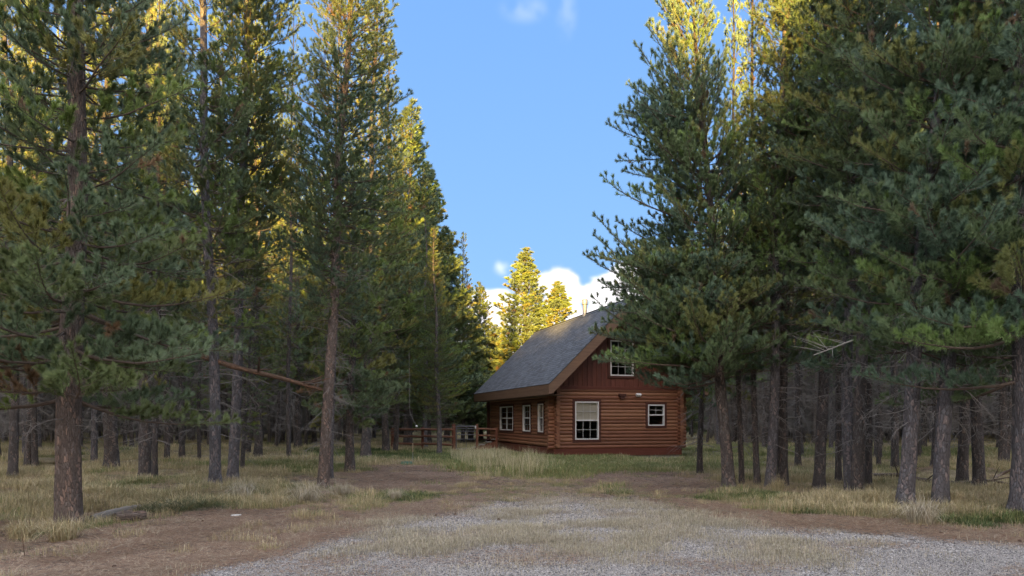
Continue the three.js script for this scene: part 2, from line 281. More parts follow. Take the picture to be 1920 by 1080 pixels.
      for (const [z0, z1] of [[FRONT - 0.045, FRONT + 0.005], [-BACK - 0.005, -BACK + 0.045]]) {
        const s = new THREE.Shape([[0, -0.02], [0, -0.53], [(RIDGE_X + EX) - 0.14, -0.53 - slope * (RIDGE_X + EX - 0.14) + 0.0], [RIDGE_X + EX + 0.02, -0.02 - slope * (RIDGE_X + EX) - 0.4], [RIDGE_X + EX + 0.02, -0.02 - slope * (RIDGE_X + EX + 0.02)]].map(([x, y]) => new THREE.Vector2(sgn * x, y)));
        part('rake_board', grain(new THREE.ExtrudeGeometry(s, { depth: z1 - z0, bevelEnabled: false }), 0).translate(RIDGE_X, ridgeY, z0), fasciaMat, roof);
      }
      const dr = part('drip_edge', merge([bx(0, len + 0.03, -0.018, 0.008, FRONT - 0.02, FRONT + 0.02, 0.003), bx(len - 0.03, len + 0.03, -0.019, 0.007, -BACK, FRONT - 0.022, 0.003)]), edgeMat, roof);
      dr.position.set(RIDGE_X, ridgeY, 0); dr.rotation.z = sgn > 0 ? -th : Math.PI + th; if (sgn < 0) dr.scale.y = -1;
      const so = part('soffit', bx(Math.min(0, sgn * 0.66), Math.max(0, sgn * 0.66), -0.46, -0.442, -BACK, FRONT - 0.06), deckMat, roof); so.position.set(sgn < 0 ? 0 : GW, eaveY, 0);
    }
    part('ridge_cap', merge([-1, 1].map((s) => bx(Math.min(0, s * 0.14), Math.max(0, s * 0.14), 0.018, 0.03, -BACK, FRONT, 0.003).rotateZ(-s * th))).translate(RIDGE_X, ridgeY + 0.012, 0), std(rgb(0.11, 0.13, 0.155)), roof);
    const pipe = part('vent_pipe', merge([new THREE.CylinderGeometry(0.105, 0.105, 0.75, 16), new THREE.CylinderGeometry(0.135, 0.135, 0.2, 16).translate(0, 0.34, 0), new THREE.CylinderGeometry(0.15, 0.15, 0.02, 16).translate(0, 0.22, 0), new THREE.CylinderGeometry(0.08, 0.15, 0.05, 16).translate(0, 0.465, 0)]), metal, roof);
    pipe.position.set(RIDGE_X - 0.05, ridgeY + 0.28, -3.7);
  }
  // windows: frame, rails, grille bars, panes, a brown surround
  function win(w, h, kind, blind) {
    const g = new THREE.Group(); g.name = 'window'; cabin.add(g); const f = 0.055, half = kind === 'slider' ? h / 2 : h * 0.545 - h / 2 + 0;
    part('surround', merge([bx(-w / 2 - 0.11, -w / 2, -h / 2 - 0.1, h / 2 + 0.1, -0.08, 0.05), bx(w / 2, w / 2 + 0.11, -h / 2 - 0.1, h / 2 + 0.1, -0.08, 0.05), bx(-w / 2, w / 2, h / 2, h / 2 + 0.1, -0.08, 0.048), bx(-w / 2, w / 2, -h / 2 - 0.1, -h / 2, -0.08, 0.052)]), trimMat, g);
    part('frame', merge([bx(-w / 2 + 0.001, -w / 2 + f, -h / 2 + 0.001, h / 2 - 0.001, -0.06, 0.062), bx(w / 2 - f, w / 2 - 0.001, -h / 2 + 0.001, h / 2 - 0.001, -0.06, 0.062), bx(-w / 2 + f, w / 2 - f, h / 2 - f, h / 2 - 0.001, -0.06, 0.06), bx(-w / 2 + f, w / 2 - f, -h / 2 + 0.001, -h / 2 + f, -0.06, 0.06)]), white, g);
    const mid = 0.01 * h, b = 0.011;
    part('meeting_rail', bx(-w / 2 + f, w / 2 - f, mid - 0.026, mid + 0.026, -0.04, 0.05), white, g);
    const bars = []; const nx = kind === 'small' ? 2 : kind === 'narrow' ? 2 : 3, ny = 2;
    if (kind === 'slider') bars.push(bx(-0.024, 0.024, -h / 2 + f, mid - 0.026, -0.04, 0.045), bx(-0.024, 0.024, mid + 0.026, h / 2 - f, -0.04, 0.045));
    for (const [lo, hi, on] of [[mid + 0.026, h / 2 - f, 1], [-h / 2 + f, mid - 0.026, kind !== 'small']]) if (on) {
      for (let i = 1; i < nx; i++) if (!(kind === 'slider')) { const x = -w / 2 + f + (w - 2 * f) * i / nx; bars.push(bx(x - b, x + b, lo, hi, 0.0, 0.012, 0.002)); }
      bars.push(bx(-w / 2 + f, w / 2 - f, (lo + hi) / 2 - b, (lo + hi) / 2 + b, -0.001, 0.013, 0.002));
    }
    part('grille', merge(bars), grilleMat, g);
    part('pane', new THREE.PlaneGeometry(w - 2 * f + 0.004, mid + h / 2 - f).translate(0, (mid - h / 2 + f) / 2, 0.02), glass, g);
    part('pane', new THREE.PlaneGeometry(w - 2 * f + 0.004, h / 2 - f - mid).translate(0, (mid + h / 2 - f) / 2, 0.02), glass, g);
    if (blind) { const s = []; for (let y = mid - 0.03; y < h / 2 - f; y += 0.045) s.push(bx(-w / 2 + f, w / 2 - f, y, y + 0.04, -0.05, -0.046, 0.001)); part('blind', merge(s), blindMat, g); }
    return g;
  }
  gWin.forEach((r, i) => { const g = win(r[1] - r[0], r[3] - r[2], i ? 'small' : 'large', !i); g.position.set((r[0] + r[1]) / 2, (r[2] + r[3]) / 2, 0.0); });
  { const g = win(upWin[1] - upWin[0], upWin[3] - upWin[2], 'large', false); g.position.set((upWin[0] + upWin[1]) / 2, (upWin[2] + upWin[3]) / 2, -0.02); }
  sWin.forEach((r, i) => { const g = win(r[1] - r[0], r[3] - r[2], i ? 'narrow' : 'slider', false); g.position.set(0, (r[2] + r[3]) / 2, -(r[0] + r[1]) / 2); g.rotation.y = -Math.PI / 2; });
  // small fittings on the gable
  const lx = gx(1195), lamp = part('floodlight', merge([bx(-0.09, 0.09, -0.06, 0.06, 0, 0.05), new THREE.CylinderGeometry(0.055, 0.075, 0.1, 14).rotateX(1.1).translate(-0.045, -0.01, 0.09), new THREE.CylinderGeometry(0.055, 0.075, 0.1, 14).rotateX(1.1).translate(0.06, -0.01, 0.09)]), white, cabin); lamp.position.set(lx, gy(740, lx), 0.04);
  const bxx = gx(1165), ub = part('outlet_box', merge([bx(-0.16, 0.16, -0.05, 0.06, 0.0, 0.13), bx(-0.1, 0.1, -0.16, -0.05, 0.0, 0.1)]), trimMat, cabin); ub.position.set(bxx, gy(741, bxx), 0.035);
  // back porch: post and deck
  part('porch_post', bx(-0.02, 0.13, 0, 2.56, -11.1, -10.95), trimMat, cabin);
  part('porch_post', bx(GW - 0.13, GW + 0.02, 0, 2.56, -11.1, -10.95), trimMat, cabin);
  const deck = new THREE.Group(); deck.name = 'deck'; cabin.add(deck);
  for (let i = 0; i < 8; i++) part('deck_board', bx(-0.3, GW, 0.42, 0.455, -11.35 + i * 0.148, -11.21 + i * 0.148), trimMat, deck);
}

// ------------------------------------------------------------------ pines
// growing buffers
class Tri {
  constructor(n, uv) { this.p = new Float32Array(n * 9); this.c = new Float32Array(n * 9); this.uv = uv ? new Float32Array(n * 6) : null; this.n = 0; }
  room() { if (this.n * 9 + 18 > this.p.length) { for (const k of ['p', 'c']) { const a = new Float32Array(this[k].length * 2); a.set(this[k]); this[k] = a; } } }
  add(ax, ay, az, bx_, by, bz, cx, cy, cz, r, g, b) { this.room(); const o = this.n * 9, p = this.p, c = this.c; p[o] = ax; p[o + 1] = ay; p[o + 2] = az; p[o + 3] = bx_; p[o + 4] = by; p[o + 5] = bz; p[o + 6] = cx; p[o + 7] = cy; p[o + 8] = cz; for (let k = 0; k < 9; k += 3) { c[o + k] = r; c[o + k + 1] = g; c[o + k + 2] = b; } this.n++; }
  geo() { const g = new THREE.BufferGeometry(); g.setAttribute('position', new THREE.BufferAttribute(this.p.slice(0, this.n * 9), 3)); g.setAttribute('color', new THREE.BufferAttribute(this.c.slice(0, this.n * 9), 3)); g.computeVertexNormals(); return g; }
}
const V = (x, y, z) => new THREE.Vector3(x, y, z);
// a thin tube through points with radii; sides k
class Wood {
  constructor() { this.P = []; this.N = []; this.U = []; this.I = []; }
  tube(pts, rad, k, uscale = 1) {
    const base = this.P.length / 3, t = V(), a = V(), b = V(), n = V(); let v = 0;
    for (let i = 0; i < pts.length; i++) {
      t.copy(pts[Math.min(i + 1, pts.length - 1)]).sub(pts[Math.max(i - 1, 0)]).normalize();
      a.set(Math.abs(t.y) > 0.9 ? 1 : 0, Math.abs(t.y) > 0.9 ? 0 : 1, 0).cross(t).normalize(); b.copy(t).cross(a);
      if (i) v += pts[i].distanceTo(pts[i - 1]);
      for (let j = 0; j <= k; j++) { const w = j / k * 2 * Math.PI; n.copy(a).multiplyScalar(Math.cos(w)).addScaledVector(b, Math.sin(w)); this.P.push(pts[i].x + n.x * rad[i], pts[i].y + n.y * rad[i], pts[i].z + n.z * rad[i]); this.N.push(n.x, n.y, n.z); this.U.push(j / k * uscale, v / 1.6); }
      if (i) for (let j = 0; j < k; j++) { const q = base + (i - 1) * (k + 1) + j; this.I.push(q, q + 1, q + k + 1, q + 1, q + k + 2, q + k + 1); }
    }
  }
  geo() { const g = new THREE.BufferGeometry(); g.setAttribute('position', new THREE.Float32BufferAttribute(this.P, 3)); g.setAttribute('normal', new THREE.Float32BufferAttribute(this.N, 3)); g.setAttribute('uv', new THREE.Float32BufferAttribute(this.U, 2)); g.setIndex(this.I); return g; }
}
const TONES = { deep: [0.135, 0.19, 0.08], blue: [0.13, 0.197, 0.12], olive: [0.215, 0.23, 0.072], bright: [0.185, 0.27, 0.078], dead: [0.22, 0.15, 0.09] };
// o: H height, r radius, base first live branch, L(t) branch length at crown height share t (0 bottom, 1 top), whorl spacing, per whorl,
//    nl needle length, nw needle width, dens needles per metre of twig, side(az, h) lopsidedness, bare number of dead branches, bend trunk offset
function pine(o) {
  const R = rng(o.seed), T = new Tri(o.room ?? 90000), limb = new Wood(), trunk = new Wood(), bare = new Wood();
  const bend = (h) => { const t = h / o.H; return [(o.bx ?? 0) * t * (1 - t) * 4 + 0.05 * Math.sin(h * 0.9 + o.seed), (o.bz ?? 0) * t * (1 - t) * 4 + 0.05 * Math.cos(h * 0.7 + o.seed * 2)]; };
  const rad = (h) => o.r * Math.pow(Math.max(0, 1 - h / o.H), 0.82) + 0.012 + o.r * 0.42 * Math.exp(-Math.max(h, 0) / 0.22);
  { // trunk with a flared, slightly fluted foot
    const k = o.sides ?? 12, hs = []; for (let h = -0.35; h < o.H; h += h < 1 ? 0.12 : o.ring ?? 0.4) hs.push(h); hs.push(o.H);
    const fl = [0, 1, 2, 3].map(() => R() * 6.28);
    hs.forEach((h, i) => { const [x, z] = bend(Math.max(h, 0));
      for (let j = 0; j <= k; j++) { const w = j / k * 6.28318, e = Math.exp(-Math.max(h, 0) / 0.3); const q = rad(h) * (1 + 0.14 * e * Math.sin(3 * w + fl[0]) + 0.10 * e * Math.sin(5 * w + fl[1]) + 0.16 * (noise3(Math.cos(w) * 2.4 + 9, h * 3.2, Math.sin(w) * 2.4 + o.seed) - 0.5));
        trunk.P.push(x + Math.cos(w) * q, h, z + Math.sin(w) * q); trunk.U.push(j / k * Math.max(1, Math.round(o.r * 8)), h / 1.6); trunk.N.push(0, 0, 0);
        if (i && j < k) { const a = (i - 1) * (k + 1) + j; trunk.I.push(a, a + k + 1, a + 1, a + 1, a + k + 1, a + k + 2); } } });
  }
  const tri = (p, d, len, w, c) => { // one needle
    let x = d.y - 0.37 * d.z + (R() - 0.5), y = d.z * 0.6 - d.x + (R() - 0.5), z = d.x * 0.37 + (R() - 0.5); const dt = x * d.x + y * d.y + z * d.z; x -= dt * d.x; y -= dt * d.y; z -= dt * d.z; const m = w / 2 / (Math.hypot(x, y, z) + 1e-6);
    T.add(p.x - x * m, p.y - y * m, p.z - z * m, p.x + x * m, p.y + y * m, p.z + z * m, p.x + d.x * len, p.y + d.y * len, p.z + d.z * len, c[0], c[1], c[2]);
  };
  const axis = V(), nd = V(), pos = V(), tmp = V();
  function brush(pts, from, dens, tone) { // needles round a twig
    let total = 0; for (let i = 1; i < pts.length; i++) total += pts[i].distanceTo(pts[i - 1]);
    const n = Math.round(total * (1 - from) * dens * (0.8 + 0.4 * R()));
    for (let q = 0; q < n; q++) {
      const s = from + (1 - from) * Math.pow(R(), 0.8), f = s * (pts.length - 1), i = Math.min(pts.length - 2, Math.floor(f)); pos.lerpVectors(pts[i], pts[i + 1], f - i); axis.subVectors(pts[i + 1], pts[i]).normalize();
      nd.set(R() * 2 - 1, R() * 2 - 1 + 0.2, R() * 2 - 1).normalize(); nd.addScaledVector(axis, 0.75 + 0.5 * s).normalize();
      const v = 0.7 + 0.6 * R(); tri(pos, nd, o.nl * (0.7 + 0.5 * R()), o.nw * (0.75 + 0.5 * R()), [tone[0] * v, tone[1] * v, tone[2] * v]);
    }
    // a pointed tuft at the tip
    const e = pts[pts.length - 1], m = Math.round(dens * 0.13 * o.tuft);
    axis.subVectors(e, pts[pts.length - 2]).normalize();
    for (let q = 0; q < m; q++) { nd.set(R() * 2 - 1, R() * 2 - 1, R() * 2 - 1).normalize().multiplyScalar(0.75).add(axis).normalize(); const v = 0.8 + 0.6 * R(); tri(tmp.copy(e).addScaledVector(axis, -0.05 * R()), nd, o.nl * (0.8 + 0.5 * R()), o.nw, [tone[0] * v, tone[1] * v, tone[2] * v]); }
  }
  function walk(start, dir, len, n, up, wob) { // a curving line of points
    const pts = [start.clone()], d = dir.clone(); for (let i = 0; i < n; i++) { d.y += up / n; d.x += (R() - 0.5) * wob; d.y += (R() - 0.5) * wob * 0.7; d.z += (R() - 0.5) * wob; d.normalize(); pts.push(pts[i].clone().addScaledVector(d, len / n)); } return pts;
  }
  function bough(hh, az, L, el, t, up = 1) {
      const [bx0, bz0] = bend(hh), dir = V(Math.cos(az) * Math.cos(el), Math.sin(el), Math.sin(az) * Math.cos(el));
      const start = V(bx0, hh, bz0), ns = L > 1.4 ? 7 : L > 0.6 ? 5 : 3, pts = walk(start, dir, L, ns, (o.up ?? 0.55) * up * (1 - 0.5 * t), 0.22), r0 = 0.005 + 0.0075 * L;
      limb.tube(pts, pts.map((_, i) => r0 * (1 - 0.85 * i / ns)), L > 1.2 ? 5 : 3);
      const low = smooth(0.35, 0, t), tk = R();
      let tone = tk < 0.42 ? TONES.deep : tk < 0.74 ? TONES.blue : tk < 0.86 ? TONES.olive : TONES.bright; if (R() < 0.004) tone = TONES.dead;
      const tw = o.twig, m = Math.max(1, Math.floor(L * 0.9 / tw)); let sgn = R() < 0.5 ? -1 : 1;
      brush(pts, 0.62, o.dens, tone);
      for (let i = 0; i < m; i++) {
        const s = 0.13 + 0.85 * (i + 0.6 * R()) / m, f = s * ns, k = Math.min(ns - 1, Math.floor(f)), p = pts[k].clone().lerp(pts[k + 1], f - k); axis.subVectors(pts[k + 1], pts[k]).normalize();
        const lat = V(-axis.z, 0, axis.x).normalize().multiplyScalar(sgn); sgn = -sgn; const ang = 0.6 + 0.5 * R();
        const d = axis.clone().multiplyScalar(Math.cos(ang)).addScaledVector(lat, Math.sin(ang)); d.y += (R() - 0.35) * 0.5; d.normalize();
        const tl = (0.16 + 0.36 * (1 - s) * Math.min(L, 2.2) * (0.6 + 0.6 * R())) * (0.9 + 0.3 * R()), tp = walk(p, d, tl, 3, 0.55, 0.3);
        limb.tube(tp, [0.006, 0.005, 0.004, 0.003], 3);
        const tv = 0.85 + 0.3 * R(), tt = R() < 0.008 ? TONES.dead : tone; const col = [tt[0] * tv, tt[1] * tv, tt[2] * tv];
        brush(tp, 0.42, o.dens, col);
        if (tl > 0.42 && o.sub) for (let j = 0; j < 2 + (tl > 0.7 ? 2 : 0); j++) { const e = tp[1 + (j & 1)], dd = V(R() - 0.5, R() * 0.8 - 0.1, R() - 0.5).addScaledVector(d, 0.8).normalize(), sp = walk(e, dd, 0.14 + 0.16 * R(), 2, 0.4, 0.3); brush(sp, 0.1, o.dens, col); }
      }
  }
  let az0 = R() * 6.28;
  for (let h = o.base; h < o.H - 0.15; h += o.gap * (0.75 + 0.5 * R())) {
    const t = (h - o.base) / (o.H - o.base), n = Math.max(2, Math.round(o.per * (0.7 + 0.6 * R()) * (t > 0.9 ? 0.8 : 1))); az0 += 1.1 + R();
    for (let b = 0; b < n; b++) {
      const az = az0 + b / n * 6.28318 + (R() - 0.5) * 0.7, hh = h + (R() - 0.5) * 0.25;
      let L = o.L(t) * (0.55 + 0.6 * R()) * (o.side ? o.side(az, hh) : 1); if (L < 0.12) continue;
      if (R() < (o.gappy ?? 0.08)) continue;
      bough(hh, az, L, lerp(o.el0 ?? -0.12, 0.95, Math.pow(t, 1.4)) + (R() - 0.5) * 0.35, t);
    }
  }
  for (const [h0, h1, a0, a1, l0, l1, n] of o.extra ?? []) for (let i = 0; i < n; i++) bough(lerp(h0, h1, R()), lerp(a0, a1, R()), lerp(l0, l1, R()), -0.12 + 0.3 * R(), 0.15, 0.35);
  { const [x, z] = bend(o.H); brush([V(x, o.H - 0.5, z), V(x, o.H + 0.02, z), V(x, o.H + 0.2, z)], 0, o.dens, TONES.deep); }
  // dead branches below the crown
  for (let i = 0; i < (o.bare ?? 0); i++) {
    const h = lerp(o.bare0 ?? 1, o.bare1 ?? o.base + 1, R()), az = R() * 6.28, [x, z] = bend(h), L = (0.35 + 1.1 * R() * R()) * (o.bareL ?? 1), el = 0.25 - 0.6 * R();
    const pts = walk(V(x, h, z), V(Math.cos(az) * Math.cos(el), Math.sin(el), Math.sin(az) * Math.cos(el)), L, 6, -0.7 * R() + 0.1, 0.5), r0 = (0.006 + 0.007 * L) * (o.bareR ?? 1); bare.tube(pts, pts.map((_, k) => r0 * (1 - 0.8 * k / 6)), 3);
    for (let j = 0; j < 2 + Math.floor(R() * 4); j++) { const k = 2 + Math.floor(R() * 4), d = pts[k].clone().sub(pts[k - 1]).normalize().add(V(R() - 0.5, R() - 0.65, R() - 0.5).multiplyScalar(1.5)).normalize(), q = walk(pts[k], d, L * (0.25 + 0.35 * R()), 4, -0.3, 0.5); bare.tube(q, q.map((_, e) => r0 * 0.5 * (1 - 0.7 * e / 4)), 3); }
  }
  const tg = trunk.geo(); tg.computeVertexNormals();
  return { trunk: tg, limb: limb.geo(), needles: T.geo(), bare: o.bare ? bare.geo() : null, r: o.r, H: o.H, n: T.n };
}
const barkMats = [[0.86, 0.9, 0.95], [0.95, 1.07, 1.27], [0.72, 0.76, 0.82], [1.2, 1.15, 1.13]].map((c) => std(rgb(...c), { map: barkMap, bumpMap: barkBump, bumpScale: 0.022, roughness: 0.95 }));
const limbMat = std(rgb(0.13, 0.10, 0.08)), bareMat = std(rgb(0.235, 0.222, 0.21));
const needleMats = [[1, 1, 1], [0.93, 1.0, 1.05], [1.08, 1.02, 0.88], [0.8, 0.86, 0.9]].map((c) => std(rgb(...c), { vertexColors: true, roughness: 0.62, side: THREE.DoubleSide }));  // third tint is warmed: some golden sunlight put into the needle colour
const cone = (a, b, mid = 0) => (t) => lerp(a, b, Math.pow(t, 0.9)) * smooth(-0.12, 0.1 + mid, t);
const proto = {
  // big bushy pine with foliage down to head height
  bushy: pine({ seed: 3, H: 17, r: 0.235, base: 2.3, L: (t) => 3.5 * Math.pow(1 - t, 1.25) + 0.35, gap: 0.28, per: 5.4, nl: 0.11, nw: 0.0105, dens: 220, tuft: 2.2, twig: 0.165, sub: true, el0: -0.32, up: 0.62, bare: 90, bare0: 1.5, bare1: 8, bareL: 1.25, bareR: 0.85, sides: 22, ring: 0.12, room: 300000, gappy: 0.1 }),
  // tall lodgepole, narrow crown
  tall: pine({ seed: 8, H: 21, r: 0.17, base: 5.2, L: cone(3.3, 0.35, 0.1), gap: 0.27, per: 5.4, nl: 0.105, nw: 0.0125, dens: 175, tuft: 2.2, twig: 0.18, sub: true, el0: -0.28, up: 0.7, bare: 130, bare0: 1.2, bare1: 8, bareL: 1.25, bareR: 0.85, sides: 16, ring: 0.15, room: 200000, gappy: 0.1 }),
  tallB: pine({ seed: 21, H: 20, r: 0.16, base: 3.2, L: cone(2.9, 0.4, 0.05), gap: 0.35, per: 4.8, nl: 0.11, nw: 0.0135, dens: 150, tuft: 2.2, twig: 0.185, sub: true, el0: -0.25, up: 0.7, bare: 120, bare0: 1.2, bare1: 7, bareL: 1.25, bareR: 0.9, sides: 14, ring: 0.2, room: 200000, gappy: 0.1 }),
  // the lopsided pine by the cabin: long boughs to the left, a low skirt over the gable
  lopsided: pine({ seed: 33, H: 12.6, r: 0.165, base: 2.55, L: (t) => 2.45 * (1 - Math.pow(t, 2.2)) + 0.4, gap: 0.24, per: 5.4, nl: 0.10, nw: 0.0105, dens: 180, tuft: 2.3, twig: 0.155, sub: true, el0: -0.16, up: 0.75, side: (a, h) => 0.7 + 0.62 * Math.max(0, -Math.cos(a)) * (h < 6 ? 1.12 : 1) + 0.16 * Math.max(0, Math.sin(a)) - 0.1 * Math.max(0, Math.cos(a)), extra: [[2.7, 5.2, 2.4, 3.9, 1.9, 2.9, 44], [3.4, 5.2, 2.5, 3.9, 2.7, 3.7, 24], [2.5, 3.3, 2.6, 3.7, 3.0, 3.9, 9], [5, 9, 2.3, 4.0, 2.0, 3.0, 26], [3, 5, 0.8, 2.2, 1.4, 2.4, 10]], bare: 34, bare0: 1.6, bare1: 4.5, bareL: 0.9, sides: 20, ring: 0.12, room: 300000, gappy: 0.1 }),
  // young bushy pine
  young: pine({ seed: 41, H: 9.5, r: 0.16, base: 1.7, L: cone(2.3, 0.35), gap: 0.28, per: 5, nl: 0.12, nw: 0.017, dens: 130, tuft: 1.7, twig: 0.145, sub: true, el0: -0.35, up: 0.6, bare: 8, bare0: 1.2, bare1: 2, sides: 14, ring: 0.2, room: 120000 }),
  // near right pine
  roadside: pine({ seed: 57, H: 18, r: 0.165, base: 2.9, L: cone(3.2, 0.45), gap: 0.32, per: 5, nl: 0.12, nw: 0.0095, dens: 225, tuft: 2.2, twig: 0.18, sub: true, el0: -0.25, up: 0.62, bare: 110, bare0: 1.6, bare1: 6.5, bareL: 1.25, bareR: 0.85, sides: 20, ring: 0.12, room: 300000, gappy: 0.1 }),
  // forest pines
  woodA: pine({ seed: 71, H: 18, r: 0.14, base: 3.4, L: cone(2.1, 0.35, 0.1), gap: 0.38, per: 4.6, nl: 0.15, nw: 0.026, dens: 78, tuft: 2, twig: 0.2, el0: -0.25, up: 0.65, bare: 110, bare0: 1.3, bare1: 7.5, bareR: 1.3, bareL: 1.2, sides: 9, ring: 0.5, room: 60000, gappy: 0.12 }),
  woodB: pine({ seed: 83, H: 16.5, r: 0.12, base: 2.8, L: cone(1.9, 0.35, 0.1), gap: 0.38, per: 4.4, nl: 0.15, nw: 0.026, dens: 78, tuft: 2, twig: 0.2, el0: -0.3, up: 0.65, bare: 100, bare0: 1.2, bare1: 6.5, bareR: 1.3, bareL: 1.2, sides: 9, ring: 0.5, room: 60000, gappy: 0.12 }),
  woodC: pine({ seed: 97, H: 19, r: 0.13, base: 4.4, L: cone(2.1, 0.4, 0.12), gap: 0.4, per: 4.6, nl: 0.15, nw: 0.027, dens: 78, tuft: 2, twig: 0.2, el0: -0.2, up: 0.65, bare: 130, bare0: 1.4, bare1: 8.5, bareR: 1.3, bareL: 1.2, sides: 9, ring: 0.5, room: 60000, gappy: 0.12 }),
  woodD: pine({ seed: 151, H: 17, r: 0.12, base: 3.8, L: (t) => 1.5 * (1 - t * t) + 0.3, gap: 0.42, per: 4, bx: 0.35, bz: -0.2, nl: 0.15, nw: 0.026, dens: 78, tuft: 2, twig: 0.2, el0: -0.1, up: 0.5, bare: 120, bare0: 1.2, bare1: 8, bareR: 1.3, bareL: 1.3, sides: 9, ring: 0.5, room: 60000, gappy: 0.25 }),
  woodE: pine({ seed: 163, H: 18, r: 0.10, base: 7.5, L: cone(1.5, 0.4, 0.1), gap: 0.42, per: 4, bx: -0.3, bz: 0.3, nl: 0.15, nw: 0.026, dens: 78, tuft: 2, twig: 0.2, el0: -0.2, up: 0.6, bare: 170, bare0: 1.2, bare1: 9.5, bareR: 1.3, bareL: 1.3, sides: 9, ring: 0.5, room: 60000, gappy: 0.15 }),
  // dense cone shaped pine beyond the cabin
  cone: pine({ seed: 105, H: 15, r: 0.17, base: 1.6, L: (t) => 2.9 * Math.pow(1 - t, 0.72) + 0.15, gap: 0.27, per: 6, nl: 0.17, nw: 0.036, dens: 95, tuft: 2.2, twig: 0.165, el0: -0.1, up: 0.75, sides: 9, ring: 0.5, room: 80000, gappy: 0.05 }),
  // the far wood, green to the ground
  thicket: pine({ seed: 131, H: 16, r: 0.13, base: 0.7, L: cone(2.3, 0.4), gap: 0.45, per: 4.6, nl: 0.24, nw: 0.06, dens: 42, tuft: 1.6, twig: 0.22, el0: -0.2, up: 0.7, sides: 6, ring: 1, room: 40000, gappy: 0.08 }),
};
const parents = {};
function plantPine(kind, x, z, o = {}) {
  const p = proto[kind]; let t;
  if (!parents[kind]) {
    t = new THREE.Group();
    part('trunk', p.trunk, barkMats[0], t); part('limbs', p.limb, limbMat, t); part('crown', p.needles, needleMats[0], t); if (p.bare) part('dead_branches', p.bare, bareMat, t).userData.kind = 'stuff';
    parents[kind] = t;
  } else t = parents[kind].clone();
  if (t.parent) t = t.clone();
  t.name = numbered(o.name ?? 'pine_tree'); scene.add(t);
  t.position.set(x, ground(x, z) - 0.04, z); t.rotation.set(0, 0, 0); t.rotation.order = 'ZXY'; t.rotation.set(o.leanZ ?? ((Math.sin(x * 12.9 + z * 7.3) * 43.7) % 1) * 0.03, o.turn ?? 0, -(o.lean ?? 0));
  const k = o.k ?? 1; t.scale.set(k * (o.thick ?? 1), o.H ? o.H / p.H : k, k * (o.thick ?? 1));
  t.children.find((c) => c.name === 'crown').material = needleMats[o.tint ?? 0]; t.children.find((c) => c.name === 'trunk').material = barkMats[o.bark ?? 0];
  return tag(t, o.label, 'pine tree', o.group);
}
